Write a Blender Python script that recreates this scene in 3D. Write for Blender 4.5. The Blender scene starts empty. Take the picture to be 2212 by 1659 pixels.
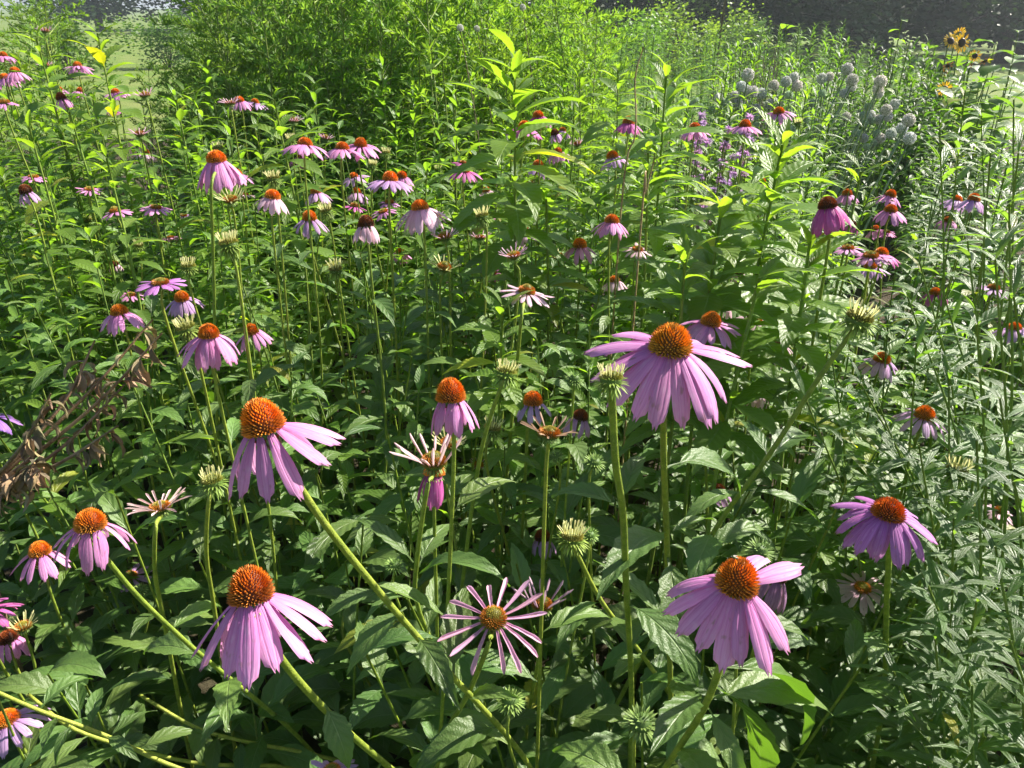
import bpy, math, random
import numpy as np
from mathutils import Vector, Matrix, Euler

R = math.radians
rnd = random.Random(11)
U = rnd.uniform
scene = bpy.context.scene
COL = scene.collection

# ------------------------------------------------------------------ camera
W, H = 2212.0, 1659.0                     # picture coordinates used below
PITCH, HFOV, CAMZ = R(26.0), R(67.0), 1.55
F = W / 2 / math.tan(HFOV / 2)
cam = bpy.data.cameras.new('camera')
cam.sensor_fit = 'HORIZONTAL'
cam.angle = HFOV
cam.clip_start = 0.02
cam.clip_end = 2000
cam_ob = bpy.data.objects.new('camera', cam)
COL.objects.link(cam_ob)
cam_ob.location = (0, 0, CAMZ)
cam_ob.rotation_euler = (math.pi / 2 - PITCH, 0, 0)
scene.camera = cam_ob

# ------------------------------------------------------------------ light
SUN_EL, SUN_AZ = R(39), R(60)             # azimuth: from the view direction towards the right
world = bpy.data.worlds.new('World')
scene.world = world
world.use_nodes = True
wn = world.node_tree.nodes
wl = world.node_tree.links
sky = wn.new('ShaderNodeTexSky')
sky.sky_type = 'NISHITA'
sky.sun_disc = False
sky.sun_elevation = SUN_EL
sky.sun_rotation = SUN_AZ
wn['Background'].inputs['Strength'].default_value = 0.055
wl.new(sky.outputs[0], wn['Background'].inputs[0])
sun = bpy.data.lights.new('sun', 'SUN')
sun.energy = 5.0
sun.angle = R(0.53)
sun.color = (1.0, 0.94, 0.82)
sun_ob = bpy.data.objects.new('sun', sun)
COL.objects.link(sun_ob)
sd = Vector((math.sin(SUN_AZ) * math.cos(SUN_EL), math.cos(SUN_AZ) * math.cos(SUN_EL), math.sin(SUN_EL)))
sun_ob.rotation_euler = sd.to_track_quat('Z', 'Y').to_euler()
sun_ob.location = (10, 10, 20)
vs = scene.view_settings
vs.view_transform = 'Standard'
vs.look = 'None'
vs.exposure = 1.5
vs.gamma = 1.0
scene.cycles.use_denoising = True
scene.cycles.max_bounces = 4
scene.cycles.transmission_bounces = 3
scene.cycles.diffuse_bounces = 2
scene.cycles.caustics_reflective = False
scene.cycles.caustics_refractive = False
scene.cycles.use_adaptive_sampling = True
scene.cycles.adaptive_threshold = 0.02

# ------------------------------------------------------------------ picture <-> place
FWD = Vector((0, math.cos(PITCH), -math.sin(PITCH)))
UPV = Vector((0, math.sin(PITCH), math.cos(PITCH)))
CAM = Vector((0, 0, CAMZ))
def P(u, v, d):
    return CAM + FWD * d + Vector((1, 0, 0)) * ((u - W / 2) / F * d) + UPV * ((H / 2 - v) / F * d)
def proj(p):
    q = p - CAM
    d = q.dot(FWD)
    if d < 0.05:
        return (-9999, -9999, d)
    return (W / 2 + q.x / d * F, H / 2 - q.dot(UPV) / d * F, d)
def on_height(u, v, z):                    # the point at height z seen at picture (u, v)
    r = P(u, v, 1) - CAM
    return CAM + r * ((z - CAMZ) / r.z)

# ------------------------------------------------------------------ materials
def mat(name):
    m = bpy.data.materials.new(name)
    m.use_nodes = True
    nt = m.node_tree
    nt.nodes.clear()
    out = nt.nodes.new('ShaderNodeOutputMaterial')
    return m, nt, out
def N(nt, t, **kw):
    n = nt.nodes.new(t)
    for k, v in kw.items():
        if k.startswith('i_'):
            key = k[2:]
            key = int(key) if key.isdigit() else key.replace('_', ' ')
            n.inputs[key].default_value = v
        else:
            setattr(n, k, v)
    return n
def math_n(nt, op, a, b=None, c=None, clamp=False):
    n = nt.nodes.new('ShaderNodeMath')
    n.operation = op
    n.use_clamp = clamp
    for i, x in enumerate((a, b, c)):
        if x is None:
            continue
        if isinstance(x, (int, float)):
            n.inputs[i].default_value = x
        else:
            nt.links.new(x, n.inputs[i])
    return n.outputs[0]
def mix_c(nt, fac, a, b, mode='MIX'):
    n = nt.nodes.new('ShaderNodeMix')
    n.data_type = 'RGBA'
    n.blend_type = mode
    n.clamp_factor = True
    for idx, x in ((0, fac), (6, a), (7, b)):
        if isinstance(x, (int, float)):
            n.inputs[idx].default_value = x
        elif isinstance(x, tuple):
            n.inputs[idx].default_value = (x[0], x[1], x[2], 1)
        else:
            nt.links.new(x, n.inputs[idx])
    return n.outputs[2]

def leaf_material(name, c1, c2, trans, tfac=0.38, rough=0.42, spec=0.5, veins=1.0, lateral=9.0, spots=True):
    m, nt, out = mat(name)
    L = nt.links
    oi = N(nt, 'ShaderNodeObjectInfo')
    ge = N(nt, 'ShaderNodeNewGeometry')
    uv = N(nt, 'ShaderNodeUVMap')
    sep = N(nt, 'ShaderNodeSeparateXYZ')
    L.new(uv.outputs[0], sep.inputs[0])
    au = math_n(nt, 'ABSOLUTE', math_n(nt, 'MULTIPLY_ADD', sep.outputs[0], 2.0, -1.0))
    v = sep.outputs[1]
    r = math_n(nt, 'FRACT', math_n(nt, 'ADD', oi.outputs['Random'], ge.outputs['Random Per Island']))
    tc = N(nt, 'ShaderNodeTexCoord')
    noi = N(nt, 'ShaderNodeTexNoise', i_Scale=55.0, i_Detail=3.0)
    L.new(tc.outputs['Object'], noi.inputs['Vector'])
    f = math_n(nt, 'ADD', math_n(nt, 'MULTIPLY', r, 0.75), math_n(nt, 'MULTIPLY', noi.outputs[0], 0.35), clamp=True)
    base = mix_c(nt, f, c1, c2)
    rib = math_n(nt, 'SUBTRACT', 1.0, math_n(nt, 'MULTIPLY', au, 14.0), clamp=True)
    lat = math_n(nt, 'SINE', math_n(nt, 'MULTIPLY', math_n(nt, 'SUBTRACT', math_n(nt, 'MULTIPLY', v, lateral), math_n(nt, 'MULTIPLY', au, 1.6)), 6.283))
    latl = math_n(nt, 'MULTIPLY', math_n(nt, 'POWER', math_n(nt, 'MAXIMUM', lat, 0.0), 10.0), 0.28)
    vein = math_n(nt, 'MULTIPLY', math_n(nt, 'MAXIMUM', rib, latl), 0.55 * veins, clamp=True)
    base = mix_c(nt, vein, base, (0.26, 0.36, 0.13))
    if spots:
        n2 = N(nt, 'ShaderNodeTexNoise', i_Scale=130.0, i_Detail=2.0)
        L.new(tc.outputs['Object'], n2.inputs['Vector'])
        sp = math_n(nt, 'MULTIPLY', math_n(nt, 'GREATER_THAN', n2.outputs[0], 0.67), 0.65)
        base = mix_c(nt, sp, base, (0.16, 0.11, 0.035))
    tint = mix_c(nt, 1.0, base, oi.outputs['Color'], 'MULTIPLY')
    hv = N(nt, 'ShaderNodeBump', i_Strength=0.5, i_Distance=0.0025)
    hh = math_n(nt, 'ADD', math_n(nt, 'MULTIPLY', lat, -0.35 * veins), math_n(nt, 'MULTIPLY', noi.outputs[0], 0.8))
    hh = math_n(nt, 'SUBTRACT', hh, math_n(nt, 'MULTIPLY', rib, 0.9))
    L.new(hh, hv.inputs['Height'])
    pb = N(nt, 'ShaderNodeBsdfPrincipled', i_Roughness=rough)
    pb.inputs['Specular IOR Level'].default_value = spec
    L.new(tint, pb.inputs['Base Color'])
    L.new(hv.outputs[0], pb.inputs['Normal'])
    tr = N(nt, 'ShaderNodeBsdfTranslucent')
    tcol = mix_c(nt, f, (trans[0] * 0.75, trans[1] * 0.8, trans[2] * 0.8), trans)
    tcol = mix_c(nt, math_n(nt, 'MULTIPLY', vein, 0.5), tcol, (0.35, 0.5, 0.12))
    tcol = mix_c(nt, 1.0, tcol, oi.outputs['Color'], 'MULTIPLY')
    L.new(tcol, tr.inputs[0])
    mx = N(nt, 'ShaderNodeMixShader', i_0=tfac)
    L.new(pb.outputs[0], mx.inputs[1])
    L.new(tr.outputs[0], mx.inputs[2])
    L.new(mx.outputs[0], out.inputs[0])
    return m

def petal_material():
    m, nt, out = mat('petal')
    L = nt.links
    oi = N(nt, 'ShaderNodeObjectInfo')
    uv = N(nt, 'ShaderNodeUVMap')
    sep = N(nt, 'ShaderNodeSeparateXYZ')
    L.new(uv.outputs[0], sep.inputs[0])
    au = math_n(nt, 'ABSOLUTE', math_n(nt, 'MULTIPLY_ADD', sep.outputs[0], 2.0, -1.0))
    v = sep.outputs[1]
    st = N(nt, 'ShaderNodeTexNoise', i_Scale=1.0, i_Detail=3.0)
    cv = N(nt, 'ShaderNodeCombineXYZ')
    L.new(math_n(nt, 'MULTIPLY', sep.outputs[0], 14.0), cv.inputs[0])
    L.new(math_n(nt, 'MULTIPLY', v, 1.6), cv.inputs[1])
    L.new(math_n(nt, 'MULTIPLY', oi.outputs['Random'], 40.0), cv.inputs[2])
    L.new(cv.outputs[0], st.inputs['Vector'])
    groove = math_n(nt, 'POWER', math_n(nt, 'SUBTRACT', 1.0, math_n(nt, 'MULTIPLY', math_n(nt, 'ABSOLUTE', math_n(nt, 'SUBTRACT', au, 0.36)), 5.0), clamp=True), 2.0)
    s = math_n(nt, 'MULTIPLY', math_n(nt, 'SUBTRACT', st.outputs[0], 0.38), 1.5, clamp=True)
    s = math_n(nt, 'MAXIMUM', s, math_n(nt, 'MULTIPLY', groove, 0.55), clamp=True)
    basev = math_n(nt, 'POWER', math_n(nt, 'SUBTRACT', 1.0, v, clamp=True), 2.2)
    s = math_n(nt, 'ADD', s, math_n(nt, 'MULTIPLY', basev, 0.55), clamp=True)
    gm = N(nt, 'ShaderNodeGamma', i_Gamma=1.9)
    L.new(oi.outputs['Color'], gm.inputs[0])
    dark = gm.outputs[0]
    c = mix_c(nt, s, oi.outputs['Color'], dark)
    tip = math_n(nt, 'MULTIPLY', math_n(nt, 'GREATER_THAN', math_n(nt, 'ADD', v, math_n(nt, 'MULTIPLY', st.outputs[0], 0.08)), 1.02), 0.5)
    c = mix_c(nt, tip, c, (0.30, 0.16, 0.12))
    bl = N(nt, 'ShaderNodeTexNoise', i_Scale=1.0, i_Detail=2.0)
    cb = N(nt, 'ShaderNodeCombineXYZ')
    L.new(math_n(nt, 'MULTIPLY', sep.outputs[0], 3.0), cb.inputs[0])
    L.new(math_n(nt, 'MULTIPLY', v, 5.0), cb.inputs[1])
    L.new(math_n(nt, 'MULTIPLY', oi.outputs['Random'], 90.0), cb.inputs[2])
    L.new(cb.outputs[0], bl.inputs['Vector'])
    bw = math_n(nt, 'MULTIPLY', math_n(nt, 'SUBTRACT', math_n(nt, 'ADD', bl.outputs[0], math_n(nt, 'MULTIPLY', v, 0.12)), 0.70), 8.0, clamp=True)
    c = mix_c(nt, math_n(nt, 'MULTIPLY', bw, 0.6), c, (0.36, 0.19, 0.14))
    pw = math_n(nt, 'MULTIPLY', math_n(nt, 'SUBTRACT', 0.42, bl.outputs[0]), 3.0, clamp=True)
    c = mix_c(nt, math_n(nt, 'MULTIPLY', pw, 0.5), c, (0.85, 0.62, 0.80))
    vr = math_n(nt, 'MULTIPLY_ADD', oi.outputs['Random'], 0.3, 0.84)
    hs = N(nt, 'ShaderNodeHueSaturation')
    L.new(c, hs.inputs['Color'])
    L.new(vr, hs.inputs['Value'])
    bp = N(nt, 'ShaderNodeBump', i_Strength=0.45, i_Distance=0.001)
    L.new(math_n(nt, 'SUBTRACT', st.outputs[0], math_n(nt, 'MULTIPLY', groove, 0.7)), bp.inputs['Height'])
    pb = N(nt, 'ShaderNodeBsdfPrincipled', i_Roughness=0.55)
    pb.inputs['Specular IOR Level'].default_value = 0.3
    L.new(hs.outputs[0], pb.inputs['Base Color'])
    L.new(bp.outputs[0], pb.inputs['Normal'])
    tr = N(nt, 'ShaderNodeBsdfTranslucent')
    L.new(hs.outputs[0], tr.inputs[0])
    mx = N(nt, 'ShaderNodeMixShader', i_0=0.36)
    L.new(pb.outputs[0], mx.inputs[1])
    L.new(tr.outputs[0], mx.inputs[2])
    L.new(mx.outputs[0], out.inputs[0])
    return m

def attr_material(name, rough=0.6, spec=0.3, trans=0.0):
    m, nt, out = mat(name)
    L = nt.links
    at = N(nt, 'ShaderNodeAttribute', attribute_name='col')
    oi = N(nt, 'ShaderNodeObjectInfo')
    ge = N(nt, 'ShaderNodeNewGeometry')
    hs = N(nt, 'ShaderNodeHueSaturation')
    c = mix_c(nt, 1.0, at.outputs['Color'], oi.outputs['Color'], 'MULTIPLY')
    L.new(c, hs.inputs['Color'])
    L.new(math_n(nt, 'MULTIPLY_ADD', ge.outputs['Random Per Island'], 0.5, 0.75), hs.inputs['Value'])
    pb = N(nt, 'ShaderNodeBsdfPrincipled', i_Roughness=rough)
    pb.inputs['Specular IOR Level'].default_value = spec
    L.new(hs.outputs[0], pb.inputs['Base Color'])
    if trans:
        tr = N(nt, 'ShaderNodeBsdfTranslucent')
        L.new(hs.outputs[0], tr.inputs[0])
        mx = N(nt, 'ShaderNodeMixShader', i_0=trans)
        L.new(pb.outputs[0], mx.inputs[1])
        L.new(tr.outputs[0], mx.inputs[2])
        L.new(mx.outputs[0], out.inputs[0])
    else:
        L.new(pb.outputs[0], out.inputs[0])
    return m

def stem_material(name, c1, c2, scale=60.0, rough=0.55):
    m, nt, out = mat(name)
    L = nt.links
    tc = N(nt, 'ShaderNodeTexCoord')
    oi = N(nt, 'ShaderNodeObjectInfo')
    n1 = N(nt, 'ShaderNodeTexNoise', i_Scale=scale, i_Detail=4.0)
    n2 = N(nt, 'ShaderNodeTexNoise', i_Scale=scale * 8, i_Detail=2.0)
    L.new(tc.outputs['Object'], n1.inputs['Vector'])
    L.new(tc.outputs['Object'], n2.inputs['Vector'])
    f = math_n(nt, 'MULTIPLY', math_n(nt, 'SUBTRACT', n1.outputs[0], 0.35), 2.6, clamp=True)
    c = mix_c(nt, f, c1, c2)
    c = mix_c(nt, math_n(nt, 'MULTIPLY', math_n(nt, 'GREATER_THAN', n2.outputs[0], 0.62), 0.4), c, (0.34, 0.38, 0.12))
    c = mix_c(nt, 1.0, c, oi.outputs['Color'], 'MULTIPLY')
    bp = N(nt, 'ShaderNodeBump', i_Strength=0.5, i_Distance=0.002)
    L.new(n2.outputs[0], bp.inputs['Height'])
    pb = N(nt, 'ShaderNodeBsdfPrincipled', i_Roughness=rough)
    pb.inputs['Specular IOR Level'].default_value = 0.3
    L.new(c, pb.inputs['Base Color'])
    L.new(bp.outputs[0], pb.inputs['Normal'])
    L.new(pb.outputs[0], out.inputs[0])
    return m

def ground_material(name, cols, scale, bump=0.6, dist=0.03):
    m, nt, out = mat(name)
    L = nt.links
    tc = N(nt, 'ShaderNodeTexCoord')
    n1 = N(nt, 'ShaderNodeTexNoise', i_Scale=scale, i_Detail=8.0, i_Roughness=0.7)
    n2 = N(nt, 'ShaderNodeTexNoise', i_Scale=scale * 0.07, i_Detail=3.0)
    L.new(tc.outputs['Object'], n1.inputs['Vector'])
    L.new(tc.outputs['Object'], n2.inputs['Vector'])
    f = math_n(nt, 'MULTIPLY', math_n(nt, 'SUBTRACT', n1.outputs[0], 0.32), 2.7, clamp=True)
    c = mix_c(nt, f, cols[0], cols[1])
    g = math_n(nt, 'MULTIPLY', math_n(nt, 'SUBTRACT', n2.outputs[0], 0.4), 3.5, clamp=True)
    c = mix_c(nt, g, c, cols[2])
    bp = N(nt, 'ShaderNodeBump', i_Strength=bump, i_Distance=dist)
    L.new(n1.outputs[0], bp.inputs['Height'])
    pb = N(nt, 'ShaderNodeBsdfPrincipled', i_Roughness=0.9)
    pb.inputs['Specular IOR Level'].default_value = 0.15
    L.new(c, pb.inputs['Base Color'])
    L.new(bp.outputs[0], pb.inputs['Normal'])
    L.new(pb.outputs[0], out.inputs[0])
    return m

M_BROAD = leaf_material('broad_leaf', (0.048, 0.102, 0.022), (0.128, 0.212, 0.050), (0.22, 0.44, 0.025), 0.30, 0.44, 0.48, 0.7, 7.0)
M_SHOOT = leaf_material('shoot_leaf', (0.064, 0.130, 0.020), (0.140, 0.225, 0.038), (0.36, 0.60, 0.03), 0.46, 0.42, 0.52, 0.8, 11.0)
M_NARROW = leaf_material('narrow_leaf', (0.048, 0.098, 0.026), (0.105, 0.172, 0.050), (0.30, 0.50, 0.04), 0.42, 0.38, 0.6, 0.5, 3.0, False)
M_FEATHER = leaf_material('feathery_leaf', (0.060, 0.150, 0.022), (0.120, 0.240, 0.040), (0.30, 0.52, 0.05), 0.40, 0.5, 0.3, 0.0, 3.0, False)
M_TREE = leaf_material('tree_leaf', (0.020, 0.045, 0.020), (0.050, 0.090, 0.032), (0.07, 0.14, 0.02), 0.22, 0.5, 0.3, 0.0, 3.0, False)
M_DRYLEAF = leaf_material('dry_leaf', (0.11, 0.070, 0.040), (0.44, 0.32, 0.20), (0.20, 0.12, 0.05), 0.2, 0.7, 0.2, 0.4, 6.0)
M_PETAL = petal_material()
M_CONE = attr_material('cone', 0.5, 0.35)
M_BRACT = attr_material('bract', 0.55, 0.3, 0.3)
M_STEM = stem_material('stem', (0.11, 0.17, 0.035), (0.20, 0.26, 0.05))
M_STEMY = stem_material('coneflower_stem', (0.14, 0.20, 0.022), (0.27, 0.33, 0.04), 90)
M_PALESTEM = stem_material('allium_stem', (0.20, 0.27, 0.16), (0.30, 0.36, 0.22), 20)
M_DRYSTEM = stem_material('dry_stem', (0.11, 0.075, 0.045), (0.27, 0.20, 0.13), 40)
M_BARK = stem_material('bark', (0.030, 0.024, 0.019), (0.075, 0.060, 0.048), 6, 0.9)
M_FLORET = attr_material('floret', 0.7, 0.2, 0.55)
M_SOIL = ground_material('soil', ((0.035, 0.026, 0.018), (0.085, 0.063, 0.042), (0.060, 0.058, 0.030)), 30)
M_LAWN = ground_material('lawn', ((0.075, 0.135, 0.022), (0.150, 0.220, 0.045), (0.170, 0.200, 0.060)), 14, 0.5, 0.04)
M_INSECT = attr_material('insect', 0.35, 0.5)

# ------------------------------------------------------------------ mesh helpers
class Geo:
    """vertices, faces, uv and colour gathered into ONE mesh"""
    def __init__(self):
        self.v = []; self.f = []; self.uv = []; self.c = []; self.n = 0
    def add(self, v, f, uv=None, c=None):
        v = np.asarray(v, float).reshape(-1, 3)
        k = len(v)
        self.v.append(v)
        self.f.extend([tuple(i + self.n for i in q) for q in f])
        self.uv.append(np.zeros((k, 2)) if uv is None else np.asarray(uv, float))
        cc = np.ones((k, 3)) if c is None else np.broadcast_to(np.asarray(c, float), (k, 3))
        self.c.append(cc)
        self.n += k
        return self
    def mesh(self, name, material, smooth=True):
        me = bpy.data.meshes.new(name)
        V = np.concatenate(self.v)
        me.from_pydata(V.tolist(), [], self.f)
        li = np.empty(len(me.loops), dtype=np.int32)
        me.loops.foreach_get('vertex_index', li)
        uv = me.uv_layers.new(name='UVMap')
        uv.data.foreach_set('uv', np.concatenate(self.uv)[li].astype(np.float32).ravel())
        ca = me.color_attributes.new('col', 'FLOAT_COLOR', 'POINT')
        C = np.concatenate(self.c)
        ca.data.foreach_set('color', np.concatenate([C, np.ones((len(C), 1))], 1).astype(np.float32).ravel())
        if smooth:
            me.polygons.foreach_set('use_smooth', np.ones(len(me.polygons), dtype=bool))
        me.materials.append(material)
        me.update()
        return me

def blade(L, Wd, bend=0.6, fold=0.25, rows=12, cols=4, teeth=0.0, petiole=0.1, wav=0.0, twist=0.0, peak=0.8, tipround=1.0, sway=0.0, seed=0):
    """a leaf or petal along +X, face up +Z, bending down by `bend` radians"""
    rr = random.Random(seed)
    V = []; UVs = []; Fc = []
    x = z = 0.0
    y0 = 0.0
    ph = rr.uniform(0, 6)
    ts = np.linspace(0, 1, rows + 1)
    for i, t in enumerate(ts):
        a = bend * (t ** 1.2)
        if i:
            dx = L / rows
            x += math.cos(a) * dx
            z -= math.sin(a) * dx
        tt = max(0.0, (t - petiole) / (1 - petiole))
        w = (math.sin(math.pi * min(1, tt ** peak)) ** tipround) if tt > 0 else 0.0
        w = max(w, 0.09 if t < 0.97 else 0.0)
        if teeth and 0.2 < t < 0.95:
            w *= 1 + teeth * (1 if i % 2 else -1)
        hw = w * Wd / 2
        y0 = sway * L * t * t
        tw = twist * t
        for j in range(cols + 1):
            s = -1 + 2 * j / cols
            yy = s * hw
            zz = abs(s) * hw * fold + wav * Wd * abs(s) * math.sin(t * 11 + ph + s * 1.3) * 0.5
            y2 = yy * math.cos(tw) - zz * math.sin(tw)
            z2 = yy * math.sin(tw) + zz * math.cos(tw)
            V.append((x + math.sin(a) * z2, y0 + y2, z + math.cos(a) * z2))
            UVs.append((0.5 + 0.5 * s, t))
    for i in range(rows):
        for j in range(cols):
            p = i * (cols + 1) + j
            Fc.append((p, p + cols + 1, p + cols + 2, p + 1))
    return np.array(V), Fc, np.array(UVs)

def xf(V, M):
    A = np.array(M)
    return V @ A[:3, :3].T + A[:3, 3]

def smooth_path(pts, sub=4):
    pts = [Vector(p) for p in pts]
    if len(pts) < 3:
        return pts
    ext = [pts[0] * 2 - pts[1]] + pts + [pts[-1] * 2 - pts[-2]]
    out = []
    for i in range(1, len(ext) - 2):
        p0, p1, p2, p3 = ext[i - 1:i + 3]
        for k in range(sub):
            t = k / sub
            out.append(0.5 * ((2 * p1) + (p2 - p0) * t + (2 * p0 - 5 * p1 + 4 * p2 - p3) * t * t + (3 * p1 - p0 - 3 * p2 + p3) * t ** 3))
    out.append(pts[-1])
    return out

def tube(g, pts, r0, r1, sides=6, c=None):
    n = len(pts)
    V = []; UVs = []
    ref = Vector((0.31, 0.83, 0.2)).normalized()
    for i, p in enumerate(pts):
        d = (pts[min(i + 1, n - 1)] - pts[max(i - 1, 0)])
        if d.length < 1e-9:
            d = Vector((0, 0, 1))
        d.normalize()
        a = d.cross(ref)
        if a.length < 0.05:
            a = d.cross(Vector((1, 0, 0)))
        a.normalize()
        b = d.cross(a)
        r = r0 + (r1 - r0) * i / max(1, n - 1)
        for k in range(sides):
            th = 2 * math.pi * k / sides
            V.append(p + (a * math.cos(th) + b * math.sin(th)) * r)
            UVs.append((k / sides, i / max(1, n - 1)))
    Fc = []
    for i in range(n - 1):
        for k in range(sides):
            k2 = (k + 1) % sides
            Fc.append((i * sides + k, i * sides + k2, (i + 1) * sides + k2, (i + 1) * sides + k))
    Fc.append(tuple(range(sides)))
    Fc.append(tuple((n - 1) * sides + k for k in range(sides - 1, -1, -1)))
    g.add([tuple(v) for v in V], Fc, UVs, c)

def frame(loc, xdir, zhint, s=1.0, sy=None):
    """matrix whose X runs along xdir and whose Z is as near zhint as it can be"""
    x = Vector(xdir).normalized()
    y = Vector(zhint).cross(x)
    if y.length < 1e-4:
        y = Vector((0.3, 1, 0.1)).cross(x)
    y.normalize()
    z = x.cross(y)
    sy = s if sy is None else sy
    M = Matrix(((x.x * s, y.x * sy, z.x * s, loc[0]), (x.y * s, y.y * sy, z.y * s, loc[1]), (x.z * s, y.z * sy, z.z * s, loc[2]), (0, 0, 0, 1)))
    return M

def thing(name, loc, label, cat, group=None, rotz=0.0):
    o = bpy.data.objects.new(name, None)
    o.empty_display_size = 0.02
    COL.objects.link(o)
    o.location = loc
    o.rotation_euler = (0, 0, rotz)
    o['label'] = label
    o['category'] = cat
    if group:
        o['group'] = group
    return o
STEM_OF = {}
def part(name, me, parent, M=None, color=None, kind=None):
    o = bpy.data.objects.new(name, me)
    COL.objects.link(o)
    o.parent = parent
    if M is not None:
        o.matrix_basis = M
    if color is not None:
        o.color = (color[0], color[1], color[2], 1)
    if kind:
        o['kind'] = kind
    if name == 'stem' and M is None:
        STEM_OF[parent.name] = (o,)
    return o
def solid(name, me, kind=None, label=None, cat=None, group=None, loc=(0, 0, 0)):
    o = bpy.data.objects.new(name, me)
    COL.objects.link(o)
    o.location = loc
    if kind: o['kind'] = kind
    if label: o['label'] = label
    if cat: o['category'] = cat
    if group: o['group'] = group
    return o
def jit(c, a=0.12):
    k = 1 + U(-a, a)
    return (c[0] * k * (1 + U(-a, a) * 0.6), c[1] * k, c[2] * k * (1 + U(-a, a) * 0.5))

# ------------------------------------------------------------------ the setting
def sheet(name, x0, x1, y0, y1, z, nx, ny, amp, m, kind='structure'):
    rr = random.Random(5)
    V = []; Fc = []
    for j in range(ny + 1):
        for i in range(nx + 1):
            V.append((x0 + (x1 - x0) * i / nx, y0 + (y1 - y0) * j / ny, z + rr.uniform(-amp, amp)))
    for j in range(ny):
        for i in range(nx):
            p = j * (nx + 1) + i
            Fc.append((p, p + 1, p + nx + 2, p + nx + 1))
    g = Geo(); g.add(V, Fc)
    return solid(name, g.mesh(name, m), kind)
sheet('lawn_ground', -600, 600, -30, 1200, -0.03, 40, 40, 0.0, M_LAWN)
sheet('garden_soil', -7, 8, -0.6, 10.5, 0.0, 110, 90, 0.012, M_SOIL)

# ------------------------------------------------------------------ leaf and petal shapes, shared by all plants
BROAD = [blade(1.0, U(0.22, 0.33), U(0.5, 1.5), U(0.1, 0.4), 16, 4, 0.075, 0.12, U(0.02, 0.10), U(-0.5, 0.5), 0.72, 1.1, U(-0.12, 0.12), k) for k in range(9)]
SHOOT = [blade(1.0, U(0.20, 0.27), U(0.6, 1.3), U(0.15, 0.4), 16, 4, 0.08, 0.06, U(0.04, 0.12), U(-0.4, 0.4), 0.75, 1.1, U(-0.08, 0.08), 20 + k) for k in range(7)]
NARROW = [blade(1.0, U(0.10, 0.15), U(0.2, 1.1), U(0.1, 0.4), 8, 2, 0, 0.04, U(0.0, 0.08), U(-0.6, 0.6), 0.8, 0.9, U(-0.10, 0.10), 40 + k) for k in range(7)]
def meshes(shapes, nm, m):
    return [Geo().add(*s).mesh(nm, m) for s in shapes]
ME_BROAD = meshes(BROAD, 'broad_leaf', M_BROAD)
ME_SHOOT = meshes(SHOOT, 'shoot_leaf', M_SHOOT)
ME_NARROW = meshes(NARROW, 'narrow_leaf', M_NARROW)
ME_DRY = meshes([blade(1.0, U(0.18, 0.3), U(1.2, 2.6), U(0.6, 1.2), 10, 4, 0.05, 0.1, 0.25, U(-2.0, 2.0), 0.8, 1.0, U(-0.2, 0.2), 60 + k) for k in range(6)], 'dry_leaf', M_DRYLEAF)

def petal_shape(bend, Wd=0.25, seed=0, thin=False):
    rr = random.Random(seed)
    V, Fc, UVs = blade(1.0, 1.0, bend, 0.0, 8, 4, 0, 0.0, 0.0, rr.uniform(-0.15, 0.15), 1.0, 1.0, rr.uniform(-0.05, 0.05), seed)
    prof_t = [0, 0.12, 0.3, 0.5, 0.7, 0.85, 0.94, 1.0]
    prof_w = [0.30, 0.50, 0.80, 0.97, 1.0, 0.90, 0.66, 0.34] if not thin else [0.4, 0.5, 0.6, 0.75, 0.9, 0.95, 0.8, 0.3]
    x = z = 0.0
    out = []; uvs = []
    for i in range(9):
        t = i / 8
        a = bend * t ** 0.9
        if i:
            x += math.cos(a) / 8; z -= math.sin(a) / 8
        hw = Wd / 2 * np.interp(t, prof_t, prof_w)
        for j in range(5):
            s = -1 + j / 2
            if thin:
                th = s * 1.9
                yy, zz = math.sin(th) * hw * 0.75, (1 - math.cos(th)) * hw * 0.75
            else:
                yy = s * hw
                zz = -0.10 * Wd * s * s + (0.05 * Wd if j in (1, 3) else 0) - (0.035 * Wd if j == 2 else 0)
            e = 0.0
            if i == 8 and not thin:
                e = (-0.07, 0.02, -0.045, 0.025, -0.075)[j] + rr.uniform(-0.01, 0.01)
            xx = x + math.cos(a) * e + math.sin(a) * zz
            z3 = z - math.sin(a) * e + math.cos(a) * zz
            out.append((xx, yy + rr.uniform(-0.004, 0.004), z3)); uvs.append((0.5 + s / 2, t))
    return np.array(out), Fc, np.array(uvs)
PB = [0.1, 0.35, 0.6, 0.9, 1.25]
ME_PETAL = [[Geo().add(*petal_shape(b, wd, 100 + 10 * k + q)).mesh('petal', M_PETAL) for q, wd in enumerate((0.275, 0.31, 0.245))] for k, b in enumerate(PB)]
ME_RAY = [Geo().add(*petal_shape(b, 0.115, 170 + k, True)).mesh('thin_petal', M_PETAL) for k, b in enumerate((-0.35, 0.0, 0.35))]

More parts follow.
